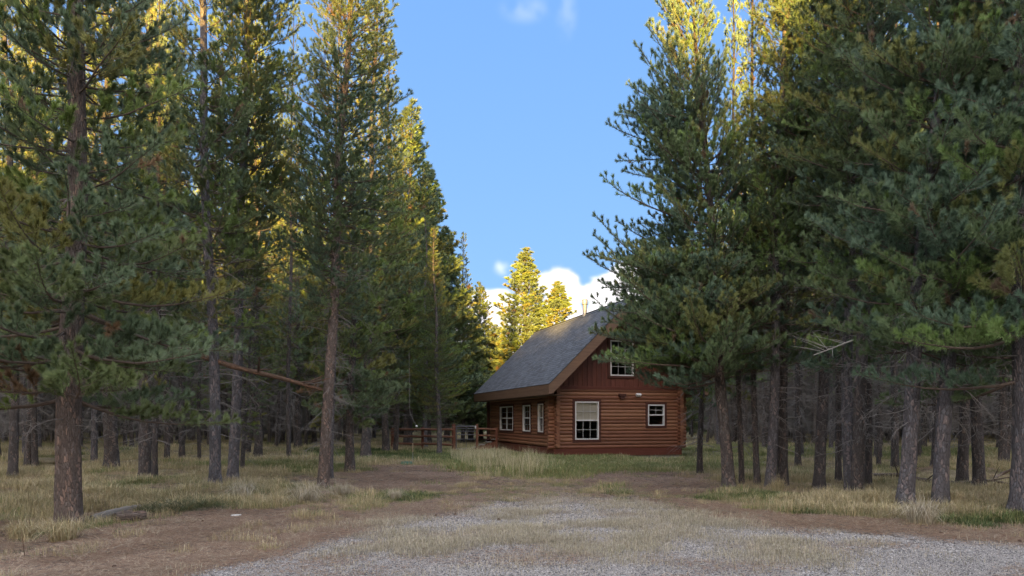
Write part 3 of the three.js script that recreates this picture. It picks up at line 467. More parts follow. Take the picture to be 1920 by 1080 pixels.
// px, py of the foot, width of the trunk in pixels, kind, height, lean, turn, tint, bark, label
const HERO = [
  [130, 979, 55, 'bushy', 16, 0.03, 0.6, 2, 3, 'thickest pine at far left front with flaking pinkish grey bark'],
  [606, 918, 24, 'tall', 16, 0.055, 1.2, 0, 3, 'leaning pale-barked pine with tangled grey dead twigs right of the leaning broken log'],
  [622, 899, 11, 'woodB', 14, 0.02, 2, 2, 1, 'thin dark pine close behind the leaning pale-barked pine'],
  [657, 886, 21, 'young', 9.2, 0.02, 0.3, 2, 0, 'short bushy bright green pine left of the reddish needle patch'],
  [405, 922, 22, 'tallB', 19, -0.03, 2.2, 0, 1, 'dark pine tilting left under the broken log, in golden grass'],
  [438, 909, 21, 'tall', 20, 0.02, 4, 2, 1, 'straight grey pine just right of the tilting dark pine'],
  [453, 890, 4.5, 'woodB', 6, 0.08, 1, 2, 1, 'spindly sapling beside the straight grey pine'],
  [272, 904, 26, 'tallB', 18, 0.01, 5, 0, 2, 'stout blackish pine in the golden grass left of a thin pole-like one'],
  [293, 912, 9, 'woodB', 13, 0, 3, 0, 2, 'thin pole-like dark pine touching the stout blackish one'],
  [208, 883, 30, 'tallB', 19, -0.01, 0.8, 2, 2, 'black-trunked pine with a flared foot right of the thickest pine'],
  [27, 893, 14, 'tallB', 18, 0, 3.6, 0, 2, 'dark pine nearest the left edge of the picture'],
  [53, 872, 17, 'woodA', 17, 0.01, 1.7, 0, 2, 'left stem of the close dark pair near the left edge'],
  [66, 872, 13, 'woodC', 18, 0.02, 0.4, 2, 2, 'right stem of the close dark pair near the left edge'],
  [312, 875, 12, 'woodC', 18, 0, 2.6, 2, 2, 'slender dark pine behind the thin pole-like pine'],
  [341, 865, 13, 'woodA', 17, 0, 4.6, 0, 2, 'dark pine midway between the stout blackish and the tilting pine'],
  [373, 870, 6, 'woodB', 9, 0, 0.9, 0, 2, 'very thin dark pine left of the tilting pine'],
  [483, 858, 18, 'woodC', 19, 0, 2.9, 2, 2, 'thick black pine standing back right of the sapling'],
  [540, 866, 10, 'woodA', 17, 0.01, 5.2, 0, 2, 'solitary thin black pine left of the leaning pale-barked pine'],
  [686, 856, 21, 'tallB', 22, 0.02, 3.9, 2, 2, 'tall narrow-topped pine rising behind the short bushy pine at the edge of the sky'],
  [722, 849, 16, 'tallB', 19.5, 0.01, 0.2, 0, 2, 'tall dark pine at the left end of the rail fence'],
  [743, 848, 11, 'tallB', 14.5, 0, 3.1, 2, 2, 'slim dark pine touching the left end of the fence rails'],
  [824, 852, 11, 'tallB', 10.2, -0.03, 1.5, 2, 1, 'thin leaning pine in front of the rail fence, left of its tall post'],
  [797, 842, 12, 'tallB', 12.5, 0, 4.3, 2, 1, 'pale-stemmed pine behind the middle of the rail fence'],
  [1366, 914, 27, 'lopsided', 12.6, -0.062, 0, 1, 0, 'lopsided pine whose long low boughs sweep across the cabin gable'],
  [1315, 889, 13, 'woodB', 12, -0.01, 2.4, 1, 2, 'slim black pine standing just off the right corner of the cabin'],
  [1390, 910, 12, 'woodB', 13, -0.02, 0.1, 1, 2, 'thin dark pine bowing left beside the lopsided pine'],
  [1417, 911, 10, 'woodA', 15, 0, 5.1, 0, 2, 'straight thin dark pine midway between the lopsided pine and the grey twin pines'],
  [1445, 915, 22, 'tallB', 17.5, 0.03, 1.1, 1, 1, 'grey-barked pine of the close grey and black twins'],
  [1467, 912, 18, 'tallB', 19, 0.01, 4.4, 0, 2, 'black-barked pine of the close grey and black twins'],
  [1494, 873, 13, 'woodC', 18, 0, 0.7, 1, 2, 'dark pine set back right of the black twin'],
  [1540, 916, 18, 'tall', 19, 0, 2.3, 1, 2, 'dark pine above the flat pale stone'],
  [1573, 903, 14, 'woodA', 18, 0, 3.4, 0, 2, 'dark pine behind and left of the tight row of three slim pines'],
  [1591, 928, 13, 'tallB', 17, 0.012, 5.6, 1, 1, 'left pine of the tight row of three slim pines'],
  [1608, 933, 16, 'tall', 18, 0.02, 0.5, 0, 2, 'middle pine of the tight row of three slim pines'],
  [1627, 916, 15, 'woodC', 18, 0, 1.9, 1, 2, 'right pine of the tight row of three slim pines'],
  [1693, 960, 34, 'roadside', 17, 0.075, 0.2, 1, 1, 'large grey-flaked pine leaning right behind the pale tussock, left one of two'],
  [1765, 963, 27, 'roadside', 18, 0.06, 3.0, 1, 1, 'smooth grey pine leaning right, right one of two behind the pale tussock'],
  [1806, 912, 17, 'tallB', 18, 0, 2.7, 1, 2, 'black pine standing by the long fallen branch'],
  [1834, 922, 19, 'tallB', 17, 0.01, 4.9, 0, 2, 'double-footed black pine left of the propped stick'],
  [1914, 972, 24, 'bushy', 17, 0, 2.2, 1, 1, 'grey pine cut by the right edge of the picture'],
  [1677, 886, 16, 'woodA', 18, 0, 4.1, 1, 2, 'dark pine in the shade left of the large grey-flaked pine'],
  [1648, 880, 9, 'woodB', 16, 0, 0.6, 1, 2, 'thin dark pine right of the tight row of three'],
  [985, 828, 10, 'cone', 13.3, 0, 0.5, 2, 0, 'tallest sunlit cone-shaped pine behind the cabin roof'],
  [1045, 829, 9, 'cone', 10.8, 0, 2.8, 2, 0, 'smaller sunlit pine right of the tallest one behind the cabin roof'],
  [900, 827, 9, 'cone', 11.2, 0, 4.2, 2, 0, 'sunlit narrow pine left of the tallest one behind the cabin'],
  [768, 838, 11, 'cone', 19.5, 0, 1.4, 0, 2, 'full dark pine behind the left part of the rail fence'],
  [800, 833, 11, 'cone', 17.5, 0, 3.3, 2, 2, 'broad pine with a sunlit crown behind the thin leaning pine'],
  [838, 832, 10, 'cone', 13.6, 0, 5.3, 0, 2, 'bushy pine behind the tall fence post'],
  [885, 829, 9, 'cone', 8.6, 0, 0.9, 0, 2, 'low full pine behind the metal gate, nearest the cabin eave'],
  [925, 826, 9, 'cone', 8.0, 0, 2.0, 2, 2, 'low round-topped pine just left of the tallest sunlit one'],
  [1090, 826, 8, 'cone', 8.4, 0, 2.0, 2, 2, 'low sunlit pine behind the roof right of the two cone-shaped pines'],
  [868, 830, 9, 'tallB', 14, 0, 2.2, 2, 1, 'pine seen behind the metal gate, left of two slim stems'],
];
const taken = [];
for (const [px, py, w, kind, H, lean, turn, tint, bark, label] of HERO) {
  const [x, z] = at(px, py), d = -z, r = w / 2 / F * d, thick = clamp(r / (proto[kind].r * 1.28), kind.startsWith('wood') ? 0.5 : 0.7, 1.4);
  plantPine(kind, x, z, { label, H, lean, turn, tint, bark, thick: kind === 'cone' ? (label.startsWith('sunlit narrow') ? 0.95 : Math.pow(H / 15, 0.6) * (py < 829.5 && py > 827.5 ? 1.6 : 1.2)) : thick }); taken.push([x, z]);
}
// the forest behind: each a tree, kept out of the clearing and below the line of sky between the two woods
{
  const R = rng(2024);
  const sky = [[-900, -400], [560, -400], [700, 0], [760, 120], [800, 300], [835, 470], [870, 545], [900, 590], [1120, 590], [1200, 560], [1290, 420], [1340, 250], [1380, 60], [1430, -200], [3000, -400]];
  const top = (px) => { for (let i = 1; i < sky.length; i++) if (px < sky[i][0]) return lerp(sky[i - 1][1], sky[i][1], (px - sky[i - 1][0]) / (sky[i][0] - sky[i - 1][0])); return -400; };
  const kinds = ['woodA', 'woodB', 'woodC', 'woodD', 'woodE', 'woodE', 'woodD', 'tallB'];
  const label = { left: 'dark-stemmed pine deep in the shaded wood left of the cabin', right: 'dark-stemmed pine deep in the shaded wood right of the cabin', back: 'pine of the wood behind the cabin and fence' };
  let n = 0; const wood = [];
  for (let tries = 0; n < 235 && tries < 60000; tries++) {
    const d = 19 + 50 * Math.pow(R(), 0.8), px = -120 + 2160 * R(), x = (px - 960) / F * d, z = -d;
    if (px > 700 && px < 1290 && d < 44) continue;
    if (x > -2.5 && x < 11 && d < 46) continue;                                   // the cabin and its yard
    if (px > 640 && px < 880 && d < 40) continue;
    if (px < 700 && d < 24 + 3 * R()) continue; if (px > 1280 && d < 22) continue;
    if (taken.some(([a, b]) => (a - x) ** 2 + (b - z) ** 2 < (d < 35 ? 2.4 : 2.6))) continue;
    const mx = Math.max(top(px - 1.4 / d * F), top(px), top(px + 1.4 / d * F)), cap = EYE + (HORIZON - mx) / F * d;
    const H = Math.min(14.5 + 6.5 * R(), cap * (0.86 + 0.14 * R())); if (H < 5) continue;
    const back = -68 - z, lane = Math.abs((x - 1.2) * Math.cos(SUN_AZ) - (z + 68) * -Math.sin(SUN_AZ));       // the sun reaches the trees beyond the cabin over these
    if (lane < 8 && H > 6.5 + Math.tan(SUN_EL) * Math.hypot(x - 1.2, z + 68)) continue;
    const side = px < 700 ? 'left' : px > 1280 ? 'right' : 'back', kind = side === 'back' ? (R() < 0.6 ? 'cone' : 'tallB') : kinds[Math.floor(R() * kinds.length)];
    plantPine(kind, x, z, { label: label[side], group: { left: 'pines in the left wood', right: 'pines in the right wood', back: 'pines behind the cabin' }[side], H, thick: (0.62 + 0.38 * R()) * clamp(H / 15, 0.6, 1.05) * (side === 'back' ? 1.15 : 1), turn: R() * 6.28, lean: (R() - 0.5) * 0.05, tint: side === 'right' ? (R() < 0.7 ? 1 : 0) : (R() < 0.6 ? 2 : 0), bark: R() < 0.75 ? 2 : 1 });
    taken.push([x, z]); wood.push({ o: scene.children[scene.children.length - 1], px, d, w: proto[kind].r * 1.1 / d * F, side }); n++;
  }
  const marks = [[0, 'left picture edge'], [130, 'thickest pine'], [208, 'flared black pine'], [272, 'stout blackish pine'], [405, 'tilting pine'], [438, 'straight grey pine'], [606, 'leaning pale pine'], [657, 'short bushy pine'],
    [1288, 'cabin wall'], [1366, 'lopsided pine'], [1445, 'grey twin pine'], [1467, 'black twin pine'], [1540, 'pine above flat stone'], [1608, 'row of three'], [1693, 'grey-flaked pine'], [1765, 'smooth leaning pine'], [1914, 'right picture edge']];
  const ord = ['first', 'second', 'third', 'fourth', 'fifth', 'sixth', 'seventh', 'eighth', 'ninth', 'tenth', 'eleventh', 'twelfth'], all = [...wood, ...HERO.map(([px, py, w]) => ({ px, d: depthAt(py), w: w / 2 }))];
  for (let m = 0; m + 1 < marks.length; m++) if (marks[m][0] !== 657) {
    const seen = wood.filter((a) => a.side !== 'back' && a.px > marks[m][0] && a.px < marks[m + 1][0] && !all.some((b) => b.d < a.d && Math.abs(b.px - a.px) < b.w)).sort((a, b) => a.px - b.px);
    seen.slice(0, 12).forEach((a, k) => { a.o.userData.label = `${ord[k]} far trunk from left between the ${marks[m][1]} and the ${marks[m + 1][1]}`; });
  }
}
// the wood beyond, one mass, and the wood behind the viewer that keeps the clearing in shade
{
  const R = rng(5), solid = (g, c) => { const h = (g.index ? g.toNonIndexed() : g.clone()), k = h.attributes.position.count, a = new Float32Array(k * 3); if (c) for (let i = 0; i < k; i++) a.set(c, i * 3); if (!h.attributes.color) h.setAttribute('color', new THREE.BufferAttribute(a, 3)); h.deleteAttribute('uv'); return h; };
  const p = proto.thicket, far = mergeGeometries([solid(p.trunk, [0.15, 0.13, 0.118]), solid(p.needles)]);
  const q = new THREE.Object3D(), mats = [], behind = [];
  for (let i = 0; i < 900; i++) {
    const d = 66 + 60 * R(), px = -500 + 2900 * R(), x = (px - 960) / F * d; let H = 13 + 6 * R(); if (px > 780 && px < 1330) H = Math.min(H, 1.6 + 150 / F * d * (0.75 + 0.25 * R()));
    q.position.set(x, -0.1, -d); q.rotation.y = R() * 6.28; q.scale.set(H / 14, H / 16, H / 14); q.updateMatrix(); mats.push(q.matrix.clone());
  }
  stuff('forest', far, needleMats[0], mats, null, 'far pine wood closing the view between the trunks', 'forest');
  for (let i = 0; i < 760; i++) {
    const a = (-40 + 150 * R()) * Math.PI / 180, d = 40 + 24 * R(), r2_ = R(), H0 = 18.5 + 1.7 * r2_;           // angle from straight back towards the left
    q.position.set(-Math.sin(a) * d, -0.1, Math.cos(a) * d); const H = H0; if (q.position.z < -3 && q.position.x > -14) continue; q.rotation.y = R() * 6.28; q.scale.set(H / 13, H / 16, H / 13); q.updateMatrix(); behind.push(q.matrix.clone());
  }
  const e = proto.woodE, thin = mergeGeometries([solid(e.trunk, [0.15, 0.13, 0.118]), solid(e.needles), solid(e.bare, [0.22, 0.205, 0.195])]), band = [];
  for (let i = 0; i < 420; i++) {
    const d = 42 + 26 * R(), px = R() < 0.5 ? -300 + 960 * R() : 1330 + 900 * R(), H = 13 + 5 * R(); q.position.set((px - 960) / F * d, -0.1, -d); q.rotation.y = R() * 6.28; q.scale.set(0.9, H / 18, 0.9); q.updateMatrix(); band.push(q.matrix.clone());
  }
  stuff('forest', thin, needleMats[0], band, null, 'crowd of thin dark stems deep in the woods on both sides', 'forest');
  for (let i = 0; i < 620; i++) {
    const z = 12 - 90 * R(), left = R() < 0.5, x = left ? -Math.max(13, 17 - 0.72 * z * 1.05) - 34 * R() : Math.max(14, 12 - 0.72 * z * 1.05) + 26 * R(), H = 12 + 5 * R(); if (z > 0 && left && x > -24) continue;
    q.position.set(x, -0.1, z); q.rotation.y = R() * 6.28; q.scale.set(H / 15, H / 16, H / 15); q.updateMatrix(); behind.push(q.matrix.clone());
  }
  stuff('forest', far, needleMats[0], behind, null, 'pine wood round the viewer that shades the clearing', 'forest');
}
for (const k in proto) console.log(k, proto[k].n);

// ------------------------------------------------------------------ fence, gate, steps
const railMat = std(rgb(0.22, 0.105, 0.065), { map: woodMap, bumpMap: woodBump, bumpScale: 0.004, roughness: 0.75 }), postMat = std(rgb(0.20, 0.075, 0.042), { map: woodMap, bumpMap: woodBump, bumpScale: 0.004, roughness: 0.7 });
const greyWood = std(rgb(0.33, 0.31, 0.28), { map: woodMap, bumpMap: woodBump, bumpScale: 0.005 });
{
  const D = 35.8, [x1] = at(850.5, 0, D), [x0] = at(736, 0, D + 1.2), f = thing('rail_fence', 'brown three-rail wooden fence between the trees left of the cabin', 'fence', [0, 0, 0]);
  const pt = (t) => V(lerp(x0, x1, t), 0, -lerp(D + 1.2, D, t));
  const post = (p, h, r) => part('post', grain(new THREE.CylinderGeometry(r * 0.94, r, h + 0.25, 12).translate(0, h / 2 - 0.12, 0), 1).translate(p.x, ground(p.x, p.z), p.z), postMat, f);
  post(pt(1), 1.32, 0.10); post(pt(0.5), 1.15, 0.075); post(pt(0), 1.15, 0.085);
  [1.06, 0.70, 0.31].forEach((h, k) => { for (const [a, b] of [[0, 0.5], [0.5, 1]]) { const w = new Wood(), p = pt(a), q = pt(b); p.y = h + 0.02 * k; q.y = h - 0.01; p.z += 0.1; q.z += 0.1; const pts = [0, 1, 2, 3, 4, 5].map((i) => p.clone().lerp(q, i / 5).add(V(0, 0.008 * Math.sin(i * 2 + k), 0))); w.tube(pts, pts.map((_, i) => 0.062 - 0.006 * (i % 2)), 10); part('rail', w.geo(), railMat, f); } });
  // metal gate
  const G = 36.6, [ga] = at(855.5, 0, G), [gb] = at(893, 0, G), g = thing('metal_gate', 'grey tubular metal gate between the fence post and the cabin steps', 'gate', [0, 0, 0]);
  const tube = (a, b, r, name) => { const w = new Wood(); w.tube([a, a.clone().lerp(b, 0.5), b], [r, r, r], 8); return part(name, w.geo(), metalDull, g); };
  const hs = [799.3, 803.6, 808.6, 815, 823.5, 841.5].map((py) => heightAt(py, G));
  hs.forEach((h, k) => tube(V(ga + 0.02, h, -G), V(gb - 0.02, h, -G), k % 5 ? 0.017 : 0.024, 'gate_rail'));
  for (const x of [ga, gb]) tube(V(x, hs[5] - 0.02, -G), V(x, hs[0] + 0.02, -G), 0.026, 'gate_upright'); tube(V((ga + gb) / 2, hs[5], -G - 0.03), V((ga + gb) / 2, hs[0], -G - 0.03), 0.015, 'gate_brace');
  // steps with a railing
  const s = thing('porch_steps', 'weathered wooden steps with a two-rail handrail at the far left corner of the cabin', 'steps', [0, 0, 0]), SD = 36.4;
  const pa = at(894.5, 0, SD)[0], pb = at(931, 0, SD)[0];
  for (const [x, h] of [[pa, 1.32], [pb, 1.14]]) part('post', bx(x - 0.06, x + 0.06, -0.2, h, -SD - 0.06, -SD + 0.06, 0.012), x === pa ? railMat : postMat, s);
  for (const h of [1.07, 0.74]) { const w = new Wood(); w.tube([V(pa + 0.06, h + 0.02, -SD), V((pa + pb) / 2, h + 0.005, -SD), V(pb - 0.06, h - 0.02, -SD)], [0.05, 0.052, 0.05], 10); part('handrail', w.geo(), railMat, s); }
  for (const [k, x] of [[0, pa - 0.28], [1, pa + 0.06], [2, pa + 0.4], [3, pa + 0.72]].map((a) => a)) part('tread', bx(x, x + 0.33, 0.11 + 0.135 * k, 0.15 + 0.135 * k, -SD - 1.25, -SD - 0.1, 0.01), greyWood, s);
  for (const z of [-SD - 1.2, -SD - 0.17]) { const sh = new THREE.Shape([[pa - 0.25, 0], [pa - 0.25, 0.08], [pa + 1.0, 0.48], [pa + 1.0, 0.2], [pa + 0.4, 0]].map((p) => new THREE.Vector2(...p))); part('stringer', grain(new THREE.ExtrudeGeometry(sh, { depth: 0.04, bevelEnabled: false }), 0).translate(0, 0, z), postMat, s); }
  const rf = part('reflector', new RoundedBoxGeometry(0.07, 0.16, 0.05, 2, 0.015).translate(pa - 0.075, 1.16, -SD + 0.07), white); tag(rf, 'small white marker fixed to the post between the metal gate and the steps', 'marker');
}

// ------------------------------------------------------------------ small things in the yard
{
  const [x, z] = at(763, 872), y = ground(x, z);
  const lid = thing('well_lid', 'low green plastic lid on the ground at the edge of the needle patch', 'lid', [x, y, z]), green = std(rgb(0.035, 0.16, 0.10), { roughness: 0.4 });
  part('rim', new THREE.LatheGeometry([[0.001, -0.03], [0.235, -0.03], [0.24, 0.05], [0.225, 0.075], [0.2, 0.08]].map((p) => new THREE.Vector2(...p)), 28), green, lid);
  part('cover', new THREE.LatheGeometry([[0.215, 0.079], [0.21, 0.105], [0.17, 0.13], [0.06, 0.142], [0, 0.143]].map((p) => new THREE.Vector2(...p)), 28), green, lid);
  for (let i = 0; i < 6; i++) { const a = i * 1.047; part('rib', bx(0.05, 0.19, 0.125, 0.142, -0.008, 0.008, 0.003).rotateZ(-0.08).rotateY(a), green, lid); }
  const [sx, sz] = at(774, 869), st = thing('marker_stake', 'thin stake with a pale wooden top beside the green lid', 'stake', [sx, ground(sx, sz), sz]);
  part('shaft', new THREE.CylinderGeometry(0.006, 0.006, 0.5, 6).translate(0, 0.2, 0), metal, st); part('stake_head', bx(-0.018, 0.018, 0.42, 0.74, -0.012, 0.012, 0.004), std(rgb(0.62, 0.5, 0.33), { map: woodMap }), st);
  // rope with a white float hanging from the pine by the fence
  const B = 30, p = [[768, 770], [771, 779], [776, 790], [781, 798]].map(([a, b]) => { const [X, Z] = at(a, 0, B); return V(X, heightAt(b, B), Z); }), h = thing('rope_swing', 'white ball at the end of a thin grey rope hanging above the rail fence', 'rope', [0, 0, 0]);
  const w = new Wood(); const up = V(p[0].x - 0.05, 4.4, p[0].z - 0.2); w.tube([up, p[0], ...p.slice(1)], [0.008, 0.008, 0.008, 0.008, 0.008], 5); part('rope', w.geo(), bareMat, h); part('ball', new THREE.SphereGeometry(0.05, 14, 10).scale(1, 0.9, 1).translate(p[3].x, p[3].y - 0.03, p[3].z), white, h);
}
function rock(name, px, py, sx, sy, sz, mat, label, seed, turn = 0) {
  const [x, z] = at(px, py), g = new THREE.IcosahedronGeometry(1, 3), p = g.attributes.position, v = V();
  for (let i = 0; i < p.count; i++) { v.fromBufferAttribute(p, i); const k = 0.75 + 0.5 * noise3(v.x * 1.4 + seed, v.y * 1.4, v.z * 1.4) + 0.12 * noise3(v.x * 5 + seed, v.y * 5, v.z * 5); p.setXYZ(i, clamp(v.x * k, -0.9, 0.9) * sx, clamp(v.y * k, -0.8, 0.75) * sy, clamp(v.z * k, -0.9, 0.9) * sz); }
  g.computeVertexNormals(); const uv = g.attributes.uv; for (let i = 0; i < uv.count; i++) uv.setXY(i, p.getX(i) * 1.2, p.getZ(i) * 1.2);
  const m = part(name, g, mat); m.position.set(x, ground(x, z) + sy * 0.35, z); m.rotation.y = turn; return tag(m, label, 'rock');
}
const stoneMat = std(rgb(0.55, 0.52, 0.48), { map: groundMap, bumpMap: groundBump, bumpScale: 0.006 });
rock('stone', 442, 969, 0.095, 0.04, 0.06, std(rgb(0.75, 0.73, 0.7), { map: groundMap, bumpMap: groundBump, bumpScale: 0.004 }), 'white stone on the needle litter right of the dark green juniper', 3, 0.3);
rock('flat_stone', 1518, 941, 0.28, 0.09, 0.2, stoneMat, 'flat pale stone in the grass right of the grey and black twin pines', 9, -0.3);
rock('stone', 828, 854, 0.06, 0.05, 0.05, white, 'tiny white stone at the foot of the thin leaning pine before the fence', 5);
rock('stone', 128, 996, 0.07, 0.04, 0.05, stoneMat, 'small pale stone in front of the thickest pine at the left', 8);
rock('stone', 366, 1016, 0.04, 0.02, 0.03, stoneMat, 'little pale stone at the right end of a straight twig on the litter', 12);
// logs and sticks: points are [px, py, height above ground]
function stick(name, pts, r0, r1, mat, label, category = 'branch', sides = 8, forks) {
  const P = pts.map(([px, py, h, d]) => { if (d) { const [x, z] = at(px, 0, d); return V(x, heightAt(py, d), z); } const [x, z] = at(px, py); return V(x, ground(x, z) + (h ?? 0) + r0, z); });
  const c = new THREE.CatmullRomCurve3(P), n = Math.max(6, P.length * 5), q = c.getPoints(n), w = new Wood(), R = rng(P.length * 31 + Math.round(pts[0][0])), base = q[0].clone();
  w.tube([q[0], ...q, q[n]], [0.001, ...q.map((_, i) => lerp(r0, r1, i / n) * (0.9 + 0.2 * R())), 0.001], sides);
  for (let k = 0; k < (forks ?? 0); k++) { const i = Math.floor((0.2 + 0.7 * R()) * n), d = q[Math.min(i + 1, n)].clone().sub(q[i]).normalize(), e = d.add(V(R() - 0.5, R() * 0.6, R() - 0.5).multiplyScalar(1.6)).normalize(), L = 0.25 + 0.5 * R(), t = [q[i], q[i].clone().addScaledVector(e, L * 0.5).add(V(0, -0.02, 0)), q[i].clone().addScaledVector(e, L).add(V(0, -0.06, 0))]; w.tube(t, [r1 * 0.8, r1 * 0.6, r1 * 0.2], 4); }
  const g = w.geo(); g.translate(-base.x, -base.y, -base.z); const m = part(name, g, mat); m.position.copy(base); return tag(m, label, category);
}
const palewood = std(rgb(0.42, 0.37, 0.3), { map: woodMap }), darkLog = std(rgb(0.95, 0.88, 0.82), { map: barkMap, bumpMap: barkBump, bumpScale: 0.02 });
stick('fallen_log', [[172, 969], [215, 960], [262, 951]], 0.075, 0.06, greyWood, 'long grey weathered log lying behind the thickest pine', 'log', 12);
stick('fallen_log', [[222, 975], [250, 974], [273, 972]], 0.10, 0.095, darkLog, 'short dark log with a round cut end on the needle litter', 'log', 14);
stick('fallen_log', [[216, 968], [232, 964], [246, 962]], 0.075, 0.06, darkLog, 'dark broken log piece lying on the short cut log', 'log', 10);
stick('twig', [[137, 1049], [165, 1043], [195, 1036], [228, 1027]], 0.014, 0.006, palewood, 'longest pale straight twig on the litter at lower left', 'twig', 6, 2);
stick('twig', [[142, 1050], [150, 1055], [170, 1054], [200, 1044]], 0.010, 0.005, palewood, 'pale curved twig hooked under the longest twig', 'twig', 6);
stick('twig', [[-5, 1040], [40, 1043], [75, 1044], [106, 1030]], 0.013, 0.006, std(rgb(0.24, 0.16, 0.11), { map: woodMap }), 'brown bent twig at the lower left edge of the picture', 'twig', 6, 1);
stick('twig', [[276, 1026], [310, 1025], [352, 1023]], 0.008, 0.005, palewood, 'thin straight pale twig in the middle of the left litter', 'twig', 5);
stick('twig', [[1522, 960], [1545, 961], [1560, 957]], 0.016, 0.008, palewood, 'pale stick on the needles below the flat stone', 'twig', 6);
stick('leaning_log', [[378, 667, 0, 15.75], [440, 688, 0, 15.8], [530, 710, 0, 15.9], [604, 731, 0, 16.05]], 0.068, 0.036, std(rgb(1.25, 0.95, 0.72), { map: barkMap, bumpMap: barkBump, bumpScale: 0.02 }), 'broken brownish dead log leaning between the tilting pine and the leaning pale pine', 'log', 12, 5);
stick('fallen_branch', [[1636, 899, 0.05], [1690, 904, 0.1], [1740, 909, 0.08], [1796, 914, 0.04]], 0.06, 0.03, std(rgb(0.9, 0.84, 0.8), { map: barkMap }), 'long dark fallen branch lying behind the two leaning grey pines', 'branch', 8, 6);
stick('fallen_branch', [[1800, 914, 0.04], [1850, 918, 0.06], [1905, 924, 0.02]], 0.04, 0.02, std(rgb(0.9, 0.84, 0.8), { map: barkMap }), 'dark fallen branch on the grass under the propped stick', 'branch', 8, 4);
stick('propped_stick', [[1858, 897, 0], [1880, 888, 0, 19.5], [1903, 878, 0, 19.2]], 0.045, 0.03, std(rgb(1.1, 1.05, 1), { map: barkMap }), 'grey dead stick propped up against a dark trunk at the far right', 'branch', 8);
{ // bleached bare bough on the right
  const w = [[1605, 636], [1580, 645], [1555, 655], [1525, 666]];
  stick('bare_bough', w.map(([a, b]) => [a, b, 0, 13.6]), 0.018, 0.006, std(rgb(0.5, 0.48, 0.45)), 'bleached bare bough reaching left among the dark right-hand pines', 'branch', 6, 9);
}

// ------------------------------------------------------------------ grass, juniper, tussocks
function blades(seed, n, rad, h0, h1, w, out, cols, lay = 0) {
  const R = rng(seed), T = new Tri(n * 3 + 4);
  for (let i = 0; i < n; i++) {
    const a = R() * 6.28, r = rad * Math.sqrt(R()), x = Math.cos(a) * r, z = Math.sin(a) * r, h = lerp(h0, h1, R() * R() * 0.6 + R() * 0.4), b = R() * 6.28, o = out * (0.3 + R()) + lay;
    const dx = Math.cos(b) * 0.6 + (rad ? x / rad : 0) * 0.6, dz = Math.sin(b) * 0.6 + (rad ? z / rad : 0) * 0.6, m = w * (0.7 + 0.6 * R()), wx = -dz, wz = dx, wl = Math.hypot(wx, wz) + 1e-5, ex = wx / wl * m / 2, ez = wz / wl * m / 2;
    const c = cols[Math.floor(R() * cols.length)], v = 0.75 + 0.5 * R(), k1 = 0.3 * o * h, k2 = o * h, y1 = h * 0.55, y2 = h * Math.max(0.15, 1 - 0.45 * o * o);
    T.add(x - ex, -0.02, z - ez, x + ex, -0.02, z + ez, x + dx * k1 + ex * 0.8, y1, z + dz * k1 + ez * 0.8, c[0] * v, c[1] * v, c[2] * v);
    T.add(x - ex, -0.02, z - ez, x + dx * k1 + ex * 0.8, y1, z + dz * k1 + ez * 0.8, x + dx * k1 - ex * 0.8, y1, z + dz * k1 - ez * 0.8, c[0] * v, c[1] * v, c[2] * v);
    T.add(x + dx * k1 - ex * 0.8, y1, z + dz * k1 - ez * 0.8, x + dx * k1 + ex * 0.8, y1, z + dz * k1 + ez * 0.8, x + dx * k2, y2, z + dz * k2, c[0] * v, c[1] * v, c[2] * v);
  }
  return T.geo();
}
const straw = [[0.52, 0.43, 0.25], [0.46, 0.38, 0.21], [0.58, 0.51, 0.35], [0.40, 0.34, 0.18], [0.31, 0.30, 0.15]], grey = [[0.5, 0.46, 0.36], [0.44, 0.4, 0.32], [0.56, 0.5, 0.36], [0.36, 0.33, 0.22]], greens = [[0.16, 0.22, 0.08], [0.13, 0.195, 0.065], [0.22, 0.26, 0.095], [0.30, 0.29, 0.13]], deepgreen = [[0.08, 0.13, 0.04], [0.1, 0.16, 0.05], [0.07, 0.1, 0.035]];
const grassMat = std(0xffffff, { vertexColors: true, roughness: 0.8, side: THREE.DoubleSide });
